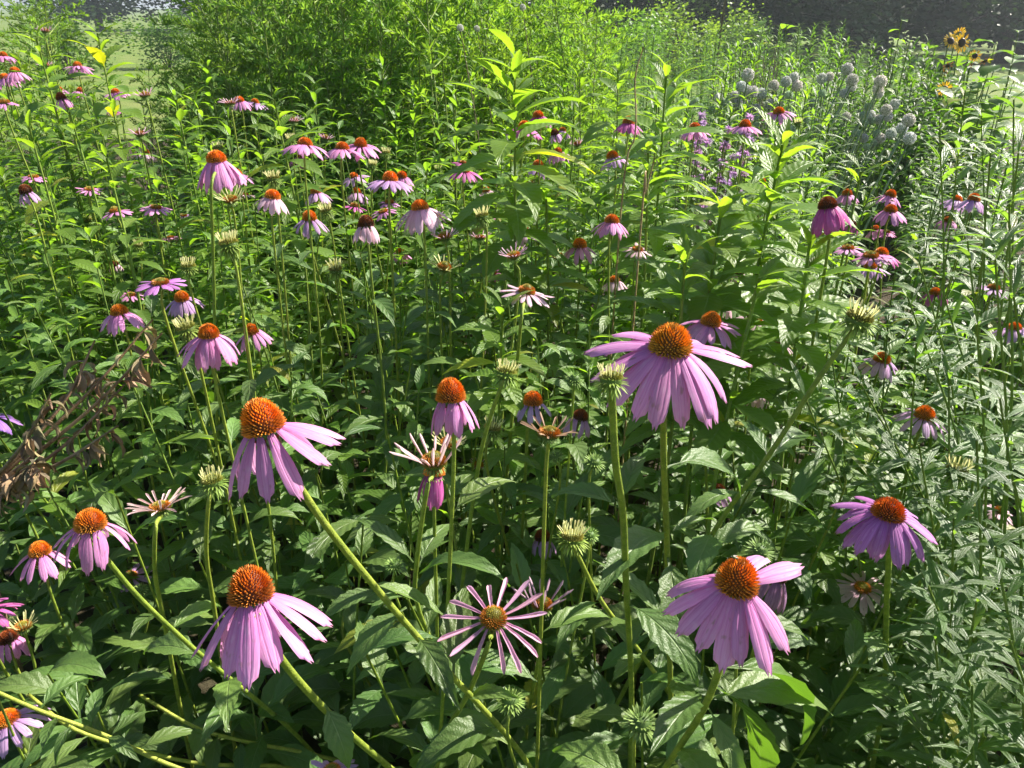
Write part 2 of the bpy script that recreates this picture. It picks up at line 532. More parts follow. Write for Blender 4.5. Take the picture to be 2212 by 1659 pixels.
# cones: unit width 1, base at z = 0
def cone_mesh(nsp, hgt, kind, seed):
    rr = random.Random(seed)
    g = Geo()
    core = {'ripe': (0.20, 0.055, 0.012), 'old': (0.035, 0.016, 0.009), 'young': (0.12, 0.13, 0.02), 'bud': (0.10, 0.15, 0.03)}[kind]
    V = []; Fc = []; n1, n2 = 12, 7
    for i in range(n2 + 1):
        ph = -0.5 + (math.pi / 2 + 0.5) * i / n2
        for k in range(n1):
            th = 2 * math.pi * k / n1
            V.append((0.36 * math.cos(ph) * math.cos(th), 0.36 * math.cos(ph) * math.sin(th), 0.16 * hgt + (hgt - 0.20 * hgt) * max(math.sin(ph), -0.4)))
    for i in range(n2):
        for k in range(n1):
            k2 = (k + 1) % n1
            Fc.append((i * n1 + k, i * n1 + k2, (i + 1) * n1 + k2, (i + 1) * n1 + k))
    Fc.append(tuple(range(n1 - 1, -1, -1)))
    g.add(V, Fc, None, core)
    ga = math.pi * (3 - math.sqrt(5))
    for i in range(nsp):
        t = (i + 0.5) / nsp                     # 0 top, 1 rim
        ct = 1 - t * 1.22                       # polar cosine, a little below the equator
        stt = math.sqrt(max(0, 1 - ct * ct))
        th = i * ga + rr.uniform(-0.05, 0.05)
        nrm = Vector((stt * math.cos(th), stt * math.sin(th), ct * 0.9 + 0.12)).normalized()
        b = Vector((0.34 * stt * math.cos(th), 0.34 * stt * math.sin(th), 0.16 * hgt + 0.74 * hgt * ct if ct > 0 else 0.16 * hgt + 0.3 * hgt * ct))
        ln = (0.10 + 0.075 * min(1, t * 1.5)) * rr.uniform(0.9, 1.12)
        if kind in ('young', 'bud') and t < 0.35:
            ln *= 0.55
        side = Vector((-math.sin(th), math.cos(th), 0))
        up = nrm.cross(side)
        w = 0.0225 * rr.uniform(0.85, 1.15) * math.sqrt(400 / nsp) ** 0.6
        tip = b + nrm * ln + Vector((0, 0, 0.02))
        mid = b + nrm * ln * 0.55
        pts = [b + side * w * 0.6, b + up * w * 0.6, b - side * w * 0.6, b - up * w * 0.6, mid + side * w, mid + up * w, mid - side * w, mid - up * w, tip]
        fc = [(0, 1, 5, 4), (1, 2, 6, 5), (2, 3, 7, 6), (3, 0, 4, 7), (4, 5, 8), (5, 6, 8), (6, 7, 8), (7, 4, 8)]
        k = rr.uniform(0.8, 1.2)
        if kind == 'ripe':
            c_b = np.array((0.34, 0.075, 0.012)); c_t = np.array((0.95, 0.27, 0.012)) * k
            if t > 0.55: c_t = np.array((0.80, 0.32, 0.04)) * k; c_b = np.array((0.12, 0.055, 0.018))
            if t < 0.04: c_t = np.array((0.55, 0.22, 0.02)) * k
        elif kind == 'old':
            c_b = np.array((0.04, 0.018, 0.01)); c_t = np.array((0.36, 0.085, 0.018)) * k
            if t > 0.6: c_t = np.array((0.20, 0.07, 0.03)) * k
        elif kind == 'young':
            c_b = np.array((0.13, 0.13, 0.02)); c_t = np.array((0.66, 0.22, 0.02)) * k
            if t < 0.25: c_t = np.array((0.42, 0.34, 0.04)) * k
            if t > 0.75: c_t = np.array((0.30, 0.25, 0.04)) * k
        else:
            c_b = np.array((0.10, 0.15, 0.03)); c_t = np.array((0.33, 0.30, 0.06)) * k
        cm = c_b * 0.3 + c_t * 0.7
        g.add([tuple(p) for p in pts], fc, None, np.array([c_b] * 4 + [cm] * 4 + [c_t]))
    return g.mesh('cone_' + kind, M_CONE, False)
ME_CONE = {'ripe': [cone_mesh(430, 0.80, 'ripe', 1), cone_mesh(400, 0.66, 'ripe', 2), cone_mesh(400, 0.55, 'ripe', 3)],
           'old': [cone_mesh(380, 0.72, 'old', 4), cone_mesh(380, 0.6, 'old', 5)],
           'young': [cone_mesh(330, 0.48, 'young', 6), cone_mesh(330, 0.40, 'young', 7), cone_mesh(330, 0.60, 'young', 71)],
           'bud': [cone_mesh(240, 0.34, 'bud', 8)]}

def leaflet(g, base, d, up, ln, wd, c, droop=0.3):
    d = d.normalized()
    s = d.cross(up)
    if s.length < 1e-4: s = d.cross(Vector((1, 0.2, 0)))
    s.normalize()
    nn = s.cross(d)
    p1 = base + d * ln * 0.45 - nn * droop * ln * 0.12
    tip = base + d * ln - nn * droop * ln * 0.6
    g.add([tuple(base - s * wd * 0.35), tuple(base + s * wd * 0.35), tuple(p1 + s * wd * 0.5), tuple(p1 + nn * wd * -0.2), tuple(p1 - s * wd * 0.5), tuple(tip)],
          [(0, 1, 2, 3), (0, 3, 4), (3, 2, 5), (4, 3, 5)], None, c)

def bract_mesh(kind, seed):
    """green scales under a head of unit width"""
    rr = random.Random(seed)
    g = Geo()
    V = []; Fc = []
    rings = {'ripe': [(-0.16, 0.10), (-0.12, 0.2), (-0.02, 0.36), (0.1, 0.38), (0.2, 0.2)],
             'bud': [(-0.34, 0.12), (-0.28, 0.28), (-0.12, 0.42), (0.08, 0.46), (0.2, 0.34)],
             'ball': [(-0.42, 0.10), (-0.36, 0.28), (-0.15, 0.42), (0.1, 0.42), (0.3, 0.25)]}[kind]
    for z, r in rings:
        for k in range(12):
            th = 2 * math.pi * k / 12
            V.append((r * math.cos(th), r * math.sin(th), z))
    for i in range(len(rings) - 1):
        for k in range(12):
            k2 = (k + 1) % 12
            Fc.append((i * 12 + k, i * 12 + k2, i * 12 + 12 + k2, i * 12 + 12 + k))
    Fc.append(tuple(range(11, -1, -1)))
    Fc.append(tuple((len(rings) - 1) * 12 + k for k in range(12)))
    g.add(V, Fc, None, (0.10, 0.17, 0.04))
    if kind == 'ripe':
        spec = [(22, -0.02, 0.34, -35, 0.22, 0.055), (18, -0.1, 0.22, -60, 0.24, 0.06)]
    elif kind == 'bud':
        spec = [(22, 0.10, 0.44, 30, 0.30, 0.07), (22, 0.0, 0.44, 0, 0.40, 0.09), (20, -0.12, 0.40, -32, 0.46, 0.10), (14, -0.26, 0.25, -62, 0.52, 0.11)]
    else:
        spec = [(10, 0.28, 0.12, 70, 0.30, 0.08), (16, 0.22, 0.30, 48, 0.34, 0.09), (20, 0.08, 0.42, 20, 0.34, 0.09), (18, -0.1, 0.42, -8, 0.36, 0.10), (14, -0.28, 0.3, -38, 0.40, 0.10)]
    for n, z, r, el, ln, wd in spec:
        for k in range(n):
            th = 2 * math.pi * (k + rr.uniform(-0.25, 0.25)) / n
            e = R(el + rr.uniform(-12, 12))
            d = Vector((math.cos(th) * math.cos(e), math.sin(th) * math.cos(e), math.sin(e)))
            q = rr.uniform(0.75, 1.25)
            c = np.array((0.22, 0.32, 0.08)) * q if kind != 'ball' else np.array((0.25, 0.36, 0.09)) * q
            cc = np.array([c * 0.6, c * 0.6, c, c, c, c * 1.35])
            leaflet(g, Vector((r * math.cos(th), r * math.sin(th), z)), d, Vector((0, 0, 1)), ln * rr.uniform(0.8, 1.15), wd, cc)
    return g.mesh('bracts_' + kind, M_BRACT)
ME_BRACT = {k: [bract_mesh(k, 30 + i) for i in range(3)] for k in ('ripe', 'bud', 'ball')}

# ------------------------------------------------------------------ coneflowers
PINK, MAG, LAV, PALE, CREAM = (0.78, 0.37, 0.67), (0.62, 0.16, 0.46), (0.66, 0.42, 0.70), (0.80, 0.56, 0.68), (0.86, 0.84, 0.46)
HEADS = []                                  # (u, v, radius, depth) of every head, so that leaves keep clear of them

def clear_of_heads(pts, pad=0.0):
    for p in pts:
        u, v, d = proj(p)
        if d < 0.36 and d > -0.3:
            return False
        for hu, hv, hr, hd in HEADS:
            if d < hd and abs(u - hu) < hr + pad and abs(v - hv) < hr + pad:
                return False
    return True

STAGES = {  # real cone width, cone kind, petals, first pitch, bend, petal length (cone widths)
    'M': (0.034, 'ripe', 14, 24, 0.6, 1.28), 'H': (0.033, 'ripe', 15, 4, 0.7, 1.28), 'O': (0.028, 'young', 15, 2, 0.35, 1.02),
    'C': (0.029, 'young', 15, -34, 0.0, 0.85), 'D': (0.028, 'bud', 22, -74, 0.0, 0.60), 'E': (0.020, None, 0, 0, 0, 0), 'S': (0.031, 'old', 10, 35, 0.9, 1.15)}

ZONES = [
    (lambda u, v: u < 430 and v < 600, 'near the lawn gap'),
    (lambda u, v: u < 1100 and v < 620, 'below the feathery hedge'),
    (lambda u, v: u < 1560 and v < 640, 'around the bare dry stalk'),
    (lambda u, v: v < 310, 'before the white allium globes'),
    (lambda u, v: v < 660, 'below the white allium globes'),
    (lambda u, v: u > 1500 and v < 1140, 'among the narrow-leaved stems'),
    (lambda u, v: u < 720 and v < 900, 'above the dried brown plant'),
    (lambda u, v: u < 420, 'below the dried brown plant'),
    (lambda u, v: True, 'in the shaded broad foliage')]
LAND = []                                   # (place, phrase) of the large flowers, to say where a plain plant stands
def by_landmark(text, p):
    q = min(LAND, key=lambda a: (a[0].x - p[0]) ** 2 + (a[0].y - p[1]) ** 2)
    return text + ' ' + q[1]
LOOK = {'M': ('{c} coneflower with hanging petals and orange cone', 'flower'), 'H': ('{c} coneflower with arching petals and orange cone', 'flower'),
        'O': ('flat open {c} coneflower with low orange centre', 'flower'), 'C': ('young coneflower with thin {c} petals pointing upward', 'flower'),
        'D': ('green coneflower bud crowned with short yellowish rays', 'flower bud'), 'E': ('tight spiky green coneflower bud', 'flower bud'),
        'S': ('fading coneflower with dark cone and sparse {c} petals', 'flower')}
CN = {PINK: 'pink', MAG: 'magenta', LAV: 'lavender', PALE: 'pale pink', CREAM: 'cream'}

def head_axis(u, v, roll, tip):
    toC = (CAM - P(u, v, 1)).normalized()
    right = Vector((0, 0, 1)).cross(toC) * 1.0
    right.normalize()
    upi = toC.cross(right)
    if upi.z < 0: upi = -upi
    r, t = R(roll), R(tip)
    return (upi * math.cos(t) * math.cos(r) + right * math.cos(t) * math.sin(r) + toC * math.sin(t)).normalized()

FLOWERS = []
def flower(u, v, w, st, **kw):
    FLOWERS.append((u, v, w, st, kw))

# --- the large near ones, with the petals, stem and leaves that show
flower(565, 908, 97, 'M', roll=-9, tip=17, L=1.56, cone=0,
       pet=[(-114, 30, 3), (-92, 38, 2), (-55, 47, 1), (-24, 57, 0), (13, 58, 0), (48, 42, 0), (70, 26, 1), (86, 14, 2), (140, 40, 2), (-150, 45, 2)],
       stem=[(604, 985, 0.605), (700, 1130, 0.66), (820, 1280, 0.73), (935, 1415, 0.81)],
       leaves=[(820, 1275, 0.73, 695, 1322, 0.70, 0.36), (878, 1312, 0.77, 742, 1436, 0.72, 0.30)],
       mark='by the thick-stemmed leaning coneflower', label='large pink coneflower with tall orange cone on a thick leaning yellow-green stem')
flower(1450, 735, 98, 'H', roll=2, tip=23, L=1.62, size=0.0395, cone=1, conecol=(0.95, 1.25, 1.2), n=18, pitchf=lambda a: -2 + 36 * max(0, math.cos(a)) + U(-6, 6), bend=(0.3, 0.9),
       stem=[(1434, 850, 0.70), (1434, 1000, 0.76), (1440, 1150, 0.83), (1446, 1400, 0.94)],
       leaves=[(1440, 1150, 0.83, 1300, 1215, 0.72, 0.28), (1440, 1010, 0.765, 1640, 985, 0.84, 0.22), (1440, 1160, 0.83, 1545, 1098, 0.86, 0.25), (1442, 1200, 0.85, 1470, 1400, 0.78, 0.34)],
       mark='under the widest coneflower', label='large pink coneflower with the widest spread of long arching petals')
flower(541, 1272, 100, 'M', roll=2, tip=20, L=1.60, cone=0, conecol=(0.78, 0.70, 0.8),
       pet=[(-125, 45, 2), (-96, 36, 1), (-72, 44, 1), (-44, 55, 0), (-18, 60, 0), (16, 60, 0), (46, 46, 0), (64, 34, 1), (84, 16, 2), (100, 20, 2), (150, 45, 2)],
       stem=[(575, 1375, 0.60), (640, 1465, 0.66), (745, 1575, 0.76), (850, 1665, 0.87)],
       leaves=[(700, 1520, 0.71, 765, 1655, 0.68, 0.34)],
       mark='under the lavender-pink coneflower with separate petals', label='large lavender-pink coneflower with long separate hanging petals and tall cone')
flower(1594, 1250, 97, 'M', roll=5, tip=37, L=1.60, cone=0,
       pet=[(-90, 10, 3), (-68, 28, 1), (-48, 38, 1), (-22, 54, 0), (6, 56, 0), (24, 52, 0), (50, 40, 1), (74, 26, 2), (135, -12, 1), (170, -14, 3), (-125, 20, 3)],
       stem=[(1578, 1345, 0.62), (1552, 1450, 0.67), (1512, 1545, 0.73), (1450, 1640, 0.83)],
       leaves=[(1530, 1512, 0.71, 1800, 1462, 0.74, 0.30), (1512, 1500, 0.69, 1418, 1625, 0.60, 0.30), (1530, 1530, 0.72, 1612, 1705, 0.66, 0.30), (1560, 1440, 0.69, 1835, 1497, 0.75, 0.16), (1535, 1480, 0.7, 1700, 1640, 0.80, 0.3)],
       mark='by the insect-carrying coneflower', label='large pink coneflower with a small green insect on its orange cone')
flower(1066, 1334, 62, 'C', roll=4, tip=47, L=1.70, cone=2, col=(0.82, 0.52, 0.70), size=0.030, raysc=1.35,
       pet=[(a, p, 1) for a, p in ((-95, 5), (-120, 0), (-148, -5), (-172, -5), (168, -5), (140, -3), (118, 0), (100, 5), (75, 8), (58, 12), (35, 20), (18, 24), (-25, 24), (-45, 20), (-70, 10))],
       stem=[(1052, 1400, 0.83), (1010, 1500, 0.89), (965, 1580, 0.96), (940, 1665, 1.03)],
       leaves=[(1000, 1510, 0.89, 1110, 1495, 0.84, 0.28), (960, 1585, 0.96, 1060, 1640, 0.90, 0.28), (1010, 1500, 0.89, 905, 1375, 0.95, 0.33)],
       mark='beneath the starburst coneflower', label='starburst coneflower with straight thin separate pink rays and green-orange centre')
flower(937, 995, 58, 'C', roll=2, tip=22, L=1.35, cone=2, col=(0.84, 0.62, 0.64), size=0.030, pitch=-48, n=14,
       stem=[(922, 1060, 0.89), (902, 1200, 0.96), (900, 1300, 1.02), (945, 1420, 1.10)],
       leaves=[(905, 1240, 0.98, 1065, 1162, 0.92, 0.22), (893, 1215, 0.97, 782, 1098, 0.97, 0.24), (905, 1225, 0.98, 960, 1100, 1.04, 0.3)],
       mark='by the upright pale pink spikes', label='young coneflower with upright pale pink spikes above a hanging pink flower')
flower(938, 1014, 48, 'M', roll=4, tip=12, L=1.5, n=13, col=MAG, d=0.99, pitch=62, label='pink coneflower hanging just behind the upright pale pink spikes')
flower(973, 849, 67, 'M', roll=0, tip=15, L=1.15, cone=0, n=13, pitch=48, label='orange domed pink coneflower above the upright pale pink spikes')
flower(1320, 812, 54, 'D', roll=0, tip=8, size=0.0195, stem=[(1323, 880, 0.615), (1330, 1000, 0.65), (1346, 1110, 0.70), (1352, 1250, 0.78)],
       leaves=[(1340, 1090, 0.69, 1378, 945, 0.70, 0.26), (1338, 1100, 0.70, 1205, 1020, 0.70, 0.25)],
       label='shaggy green bud with yellow rays under the widest pink coneflower')
flower(1859, 682, 60, 'D', roll=12, tip=12, size=0.030, stem=[(1842, 715, 0.85), (1760, 830, 0.88), (1660, 985, 0.93), (1560, 1120, 0.99), (1495, 1235, 1.05)],
       leaves=[(1655, 1000, 0.93, 1760, 905, 1.0, 0.3), (1610, 1060, 0.96, 1790, 1105, 0.95, 0.28), (1660, 990, 0.93, 1610, 900, 1.0, 0.22), (1600, 1065, 0.96, 1480, 1080, 0.9, 0.25)],
       mark='by the bud on a leaning stem', label='green bud with yellow rays on a long stem leaning to one side')
flower(194, 1124, 68, 'H', roll=6, tip=24, L=1.35, cone=1, n=13, pitchf=lambda a: 24 + 26 * max(0, math.cos(a)) + U(-6, 6),
       stem=[(225, 1200, 0.87), (300, 1290, 0.93), (400, 1385, 1.01), (465, 1440, 1.07)],
       mark='by the leaning red-orange-coned coneflower', label='pink coneflower with glowing red-orange cone on a stem leaning over a lower stem')
flower(344, 1092, 48, 'C', roll=0, tip=18, L=1.15, cone=1, col=(0.86, 0.66, 0.66), pitch=-18, n=20, stem=[(336, 1140, 1.0), (335, 1240, 1.06), (352, 1330, 1.12)],
       label='pale pink saucer-shaped young coneflower with russet centre')
flower(457, 1034, 46, 'D', roll=0, tip=20, stem=[(450, 1090, 1.05), (446, 1200, 1.11), (462, 1310, 1.18)], label='yellow-rayed bud on a tall bare stem beside the large leaning pink coneflower')
flower(1922, 1097, 74, 'H', roll=2, tip=27, L=1.32, cone=2, conecol=(0.8, 0.6, 0.8), n=19, col=(0.60, 0.26, 0.60), pitchf=lambda a: 2 + 34 * max(0, math.cos(a)) + U(-5, 5),
       stem=[(1920, 1185, 0.80), (1915, 1300, 0.88)], mark='by the full violet-pink coneflower', label='full violet-pink coneflower with red-orange cone beside the narrow-leaved stems')
flower(1237, 1156, 50, 'D', roll=6, tip=22, stem=[(1246, 1195, 0.96), (1300, 1300, 1.01), (1380, 1405, 1.07), (1475, 1540, 1.14)],
       leaves=[(1300, 1300, 1.01, 1215, 1330, 0.98, 0.2), (1385, 1412, 1.07, 1330, 1470, 1.0, 0.35), (1385, 1412, 1.07, 1490, 1350, 1.08, 0.3)],
       label='pale yellow-rayed bud on a slender stem leaning across shaded foliage')
flower(1095, 800, 46, 'D', roll=12, tip=6, stem=[(1082, 835, 1.05), (1045, 950, 1.1), (1022, 1080, 1.16), (1000, 1250, 1.24)], label='spiky bud beside the flat pink coneflower held high on a dark stem')
flower(1138, 628, 40, 'O', roll=10, tip=12, L=1.15, size=0.030, stem=[(1127, 680, 1.27), (1117, 790, 1.33)], col=PALE, mark='by the flat coneflower seen edge-on', label='flat pink coneflower seen edge-on on a dark upright stem')
flower(1151, 861, 44, 'M', roll=-2, tip=22, L=1.05, n=9, col=(0.62, 0.42, 0.68), pitch=38, stem=[(1140, 920, 1.30), (1137, 980, 1.34)], label='small coneflower with few pale lavender petals beside a spiky bud')
flower(466, 337, 43, 'M', roll=-2, tip=10, L=1.55, n=18, pitch=40, cone=2, stem=[(457, 400, 1.34), (460, 520, 1.40), (463, 640, 1.46)], mark='by the tall coneflower with dense petal skirt', label='tall pink coneflower with dense skirt of petals in front of another coneflower')
flower(450, 716, 46, 'H', roll=3, tip=18, L=1.62, n=16, cone=1, pitchf=lambda a: 22 + 30 * max(0, math.cos(a)) + U(-6, 6), mark='by the bright long-petalled coneflower', label='bright pink coneflower with long spreading petals beside the yellow-rayed bud')
flower(1187, 931, 52, 'C', roll=4, tip=20, L=0.95, col=(0.50, 0.34, 0.24), pitch=-25, cone=1, label='bowl-shaped brownish young coneflower with short curled rays')
flower(1171, 1305, 48, 'C', roll=4, tip=26, L=1.25, col=(0.52, 0.36, 0.46), pitch=-55, n=14, label='shaded young coneflower with upright mauve spikes behind the starburst coneflower')  # pale pink dimmed: the shade is put into the petal colour
flower(1679, 1240, 46, 'S', roll=10, tip=20, L=1.7, n=9, col=(0.45, 0.25, 0.42), d=0.95, pitch=45, label='dark shaded coneflower with mauve petals behind the insect-carrying coneflower')  # pink darkened, so the petals carry the shade in their colour
flower(1864, 1268, 38, 'O', roll=5, tip=42, L=1.3, n=15, col=PALE, size=0.030, label='facing pale pink coneflower below the full violet-pink coneflower')
flower(541 - 2000, 0, 1, 'X') if False else None
flower(85, 1186, 46, 'M', tip=22, roll=4, n=12, label='pink coneflower behind a cream-rayed young head, low in foliage')
flower(95, 1218, 34, 'C', tip=34, roll=-8, L=0.6, col=CREAM, pitch=-45, n=20, label='cream-rayed young head in front of a pink coneflower')
flower(281, 1242, 32, 'O', tip=38, roll=8, L=1.25, n=13, col=LAV, label='small open lavender coneflower with spaced rays')
flower(49, 1350, 36, 'C', tip=30, roll=4, L=0.75, col=CREAM, pitch=-50, n=18, label='cream-rayed young head above a dark-coned pink coneflower')
flower(16, 1374, 42, 'S', tip=24, roll=0, n=12, col=PINK, label='dark-coned pink coneflower beneath the cream-rayed young head')
flower(14, 1548, 50, 'H', tip=30, roll=-4, n=15, col=LAV, L=1.3, mark='by the lavender coneflower over lying stems', label='lavender coneflower with dark red cone over lying stems')
flower(-38, 1310, 46, 'H', tip=24, roll=6, n=14, col=MAG)
flower(-28, 893, 42, 'H', tip=18, roll=6, n=14, col=(0.42, 0.22, 0.62), L=1.3)
flower(716, 1662, 42, 'O', tip=40, roll=0, L=1.2, col=LAV, n=14, label='lavender coneflower opening beneath the long hanging petals')
flower(1385, 1562, 56, 'E', tip=62, roll=10, size=0.026, label='round spiky green bud facing up from dark foliage')
flower(1102, 1514, 46, 'E', tip=35, roll=0, size=0.024, label='spiky green bud below the starburst coneflower')
flower(742, 1300, 34, 'D', tip=14, roll=6, label='closed yellow-green bud under the thick leaning stem')
flower(852, 1222, 30, 'E', tip=35, roll=0)
flower(1641, 1190, 44, 'E', tip=45, roll=30, size=0.024, d=0.82, label='fuzzy green bud right behind the insect-carrying coneflower')
flower(2069, 1014, 46, 'D', tip=14, roll=4, label='closed cream-rayed bud deep in narrow leaves')
flower(1787, 438, 42, 'S', roll=-14, tip=10, L=1.5, n=15, col=MAG, pitch=40, mark='by the large dark-coned magenta coneflower', label='large dark-coned magenta coneflower half hidden behind arching green leaves')
flower(1925, 449, 28, 'M', roll=0, tip=14, label='pink coneflower with a bee on its cone below the allium globes')
flower(346, 608, 39, 'O', tip=16, roll=2, L=1.0, n=18, size=0.031, col=(0.58, 0.26, 0.62), mark='by the coneflower with ochre centre', label='flat violet-pink coneflower with yellow-ochre centre')
flower(256, 668, 38, 'M', tip=14, roll=-3, n=13, label='pink coneflower with red-orange cone over the dried brown plant')
flower(1537, 690, 46, 'H', tip=22, roll=8, L=1.25, n=20, label='pink coneflower behind the widest coneflower, a leaf across its cone')
flower(1999, 892, 44, 'H', tip=22, roll=4, L=1.2, n=13, col=LAV, mark='by the lavender orange-coned coneflower', label='lavender coneflower with bright orange cone among narrow leaves')
flower(1907, 771, 37, 'M', tip=20, roll=4, L=1.2, n=14, col=LAV)
flower(1636, 690, 24, 'O', tip=30, roll=6, L=1.7, n=12, col=PALE, size=0.024)
flower(906, 442, 39, 'M', tip=8, roll=-6, L=1.5, n=18, col=PALE, mark='by the pale coneflower with longest skirt', label='pale pink coneflower with the longest hanging skirt in the drift by the hedge')
# --- the drift behind, by stage
for e in """M 31 151 22;M 9 164 20;H 7 118 17;H 167 140 19;S 131 209 22;H 248 196 18;M 173 194 15;M 128 191 13;O 9 220 22;C 313 205 22 w;O 245 241 14 m;C 302 288 22 w
H 315 328 16 w;M 517 214 20;C 497 221 22 w;H 551 218 18 l;M 509 373 26;D 470 318 24;C 497 428 32 c;O 529 419 18 w;M 589 419 35 w;M 668 466 32 l;H 659 306 33;M 653 335 22 m;H 740 315 31;H 779 308 29
M 682 411 25 l;M 770 412 20 l;O 767 444 22 m;H 763 378 20 l;S 790 480 36 w;S 54 410 28 l;O 72 380 21;O 193 407 21;O 248 455 25;O 337 446 24;O 367 511 18;O 396 464 16 l;S 245 569 20 w
D 493 522 42;D 407 572 30;D 724 578 30;D 590 382 28;D 189 475 19;D 704 452 26;D 299 527 20;C 704 297 18 w;D 628 300 20;C 634 260 20 w;C 97 66 16 w;C 97 140 18 w
H 843 383 35 l;M 868 376 24;H 1003 365 25 m;O 1001 352 18 m;M 1050 409 17 w;H 1133 271 28 m;M 1162 246 25 m;S 1198 286 19 l;M 1216 279 16 l;M 1205 326 20;C 1248 310 18 w;M 1145 392 15 w;M 1163 352 24 l
M 1322 333 27 l;M 1358 261 27 m;M 1502 272 26;M 1322 472 33;M 1126 490 29 l;M 1252 526 32;D 1041 464 30;O 1039 470 24 m;C 960 511 30 w;C 1109 549 32 w;C 960 576 32 c;O 1064 589 18 m
M 865 542 20;O 827 455 22;O 841 436 20;D 834 328 18;D 805 355 18;D 946 364 14;D 1189 515 24;C 1205 551 26 c;C 1037 511 24 w;C 1053 432 20 w;C 942 464 20 w;O 1378 536 25 w;M 1327 602 24 w
H 1682 238 25;H 1610 268 27;M 1830 416 22;M 1925 418 24;M 2105 427 26 l;M 2069 428 22 l;M 2048 473 18;S 1841 483 20 m;M 1891 492 20;O 1916 499 16 m;H 1906 542 29 m;O 1882 549 34;O 1832 533 27;M 1880 572 28 l
M 1646 390 18 m;S 1596 587 22 w;D 1571 297 16;D 1724 265 16;M 392 640 32 l;O 283 635 20;M 542 711 33;D 400 704 40;E 563 664 18;E 626 765 18;E 378 902 17
E 1241 819 30;D 1064 921 38;C 969 955 40 c;C 1034 1003 24 w;E 1201 986 26;E 1284 999 34;S 1255 895 36 l;S 1564 653 30 w;S 1686 745 32 w;S 1636 840 32 w;S 1551 1056 34 l;S 1677 1085 20 l
M 2021 628 24 m;O 2147 621 26 l;H 2192 704 30 l;O 2183 822 20 l;O 2161 1103 26 w;E 2125 920 24;E 1571 848 22;E 1535 873 20;E 1826 1013 26;E 302 1274 24;S 1172 1157 36 l;E 1273 1156 30;E 1244 1364 24;E 989 1195 24;E 985 1139 20;E 2197 1497 30""".replace('\n', ';').split(';'):
    q = e.split()
    flower(float(q[1]), float(q[2]), float(q[3]), q[0], **({'col': {'m': MAG, 'l': LAV, 'w': PALE, 'c': CREAM}[q[4]]} if len(q) > 4 else {}))

def stem_leaf(root, base, az, ln, shapes, el=None, wsc=1.0, tint=None, name='leaf', guard=True):
    el = U(0.1, 0.8) if el is None else el
    d = Vector((math.cos(az) * math.cos(el), math.sin(az) * math.cos(el), math.sin(el)))
    if guard:
        mid = base + d * ln * 0.55 - Vector((0, 0, ln * 0.08))
        tip = base + Vector((d.x, d.y, 0)) * ln * 0.85 + Vector((0, 0, d.z * ln * 0.4 - ln * 0.3))
        if not clear_of_heads((base, mid, tip)):
            return None
    M = frame(base - root.location, d, (0, 0, 1), ln, ln * wsc)
    st = next((c for c in STEM_OF.get(root.name, ())), root)
    if rnd.random() < 0.025: tint = jit((2.0, 1.3, 0.6), 0.2)
    return part(name, rnd.choice(shapes), st, M, tint or jit((1, 1, 1), 0.22))

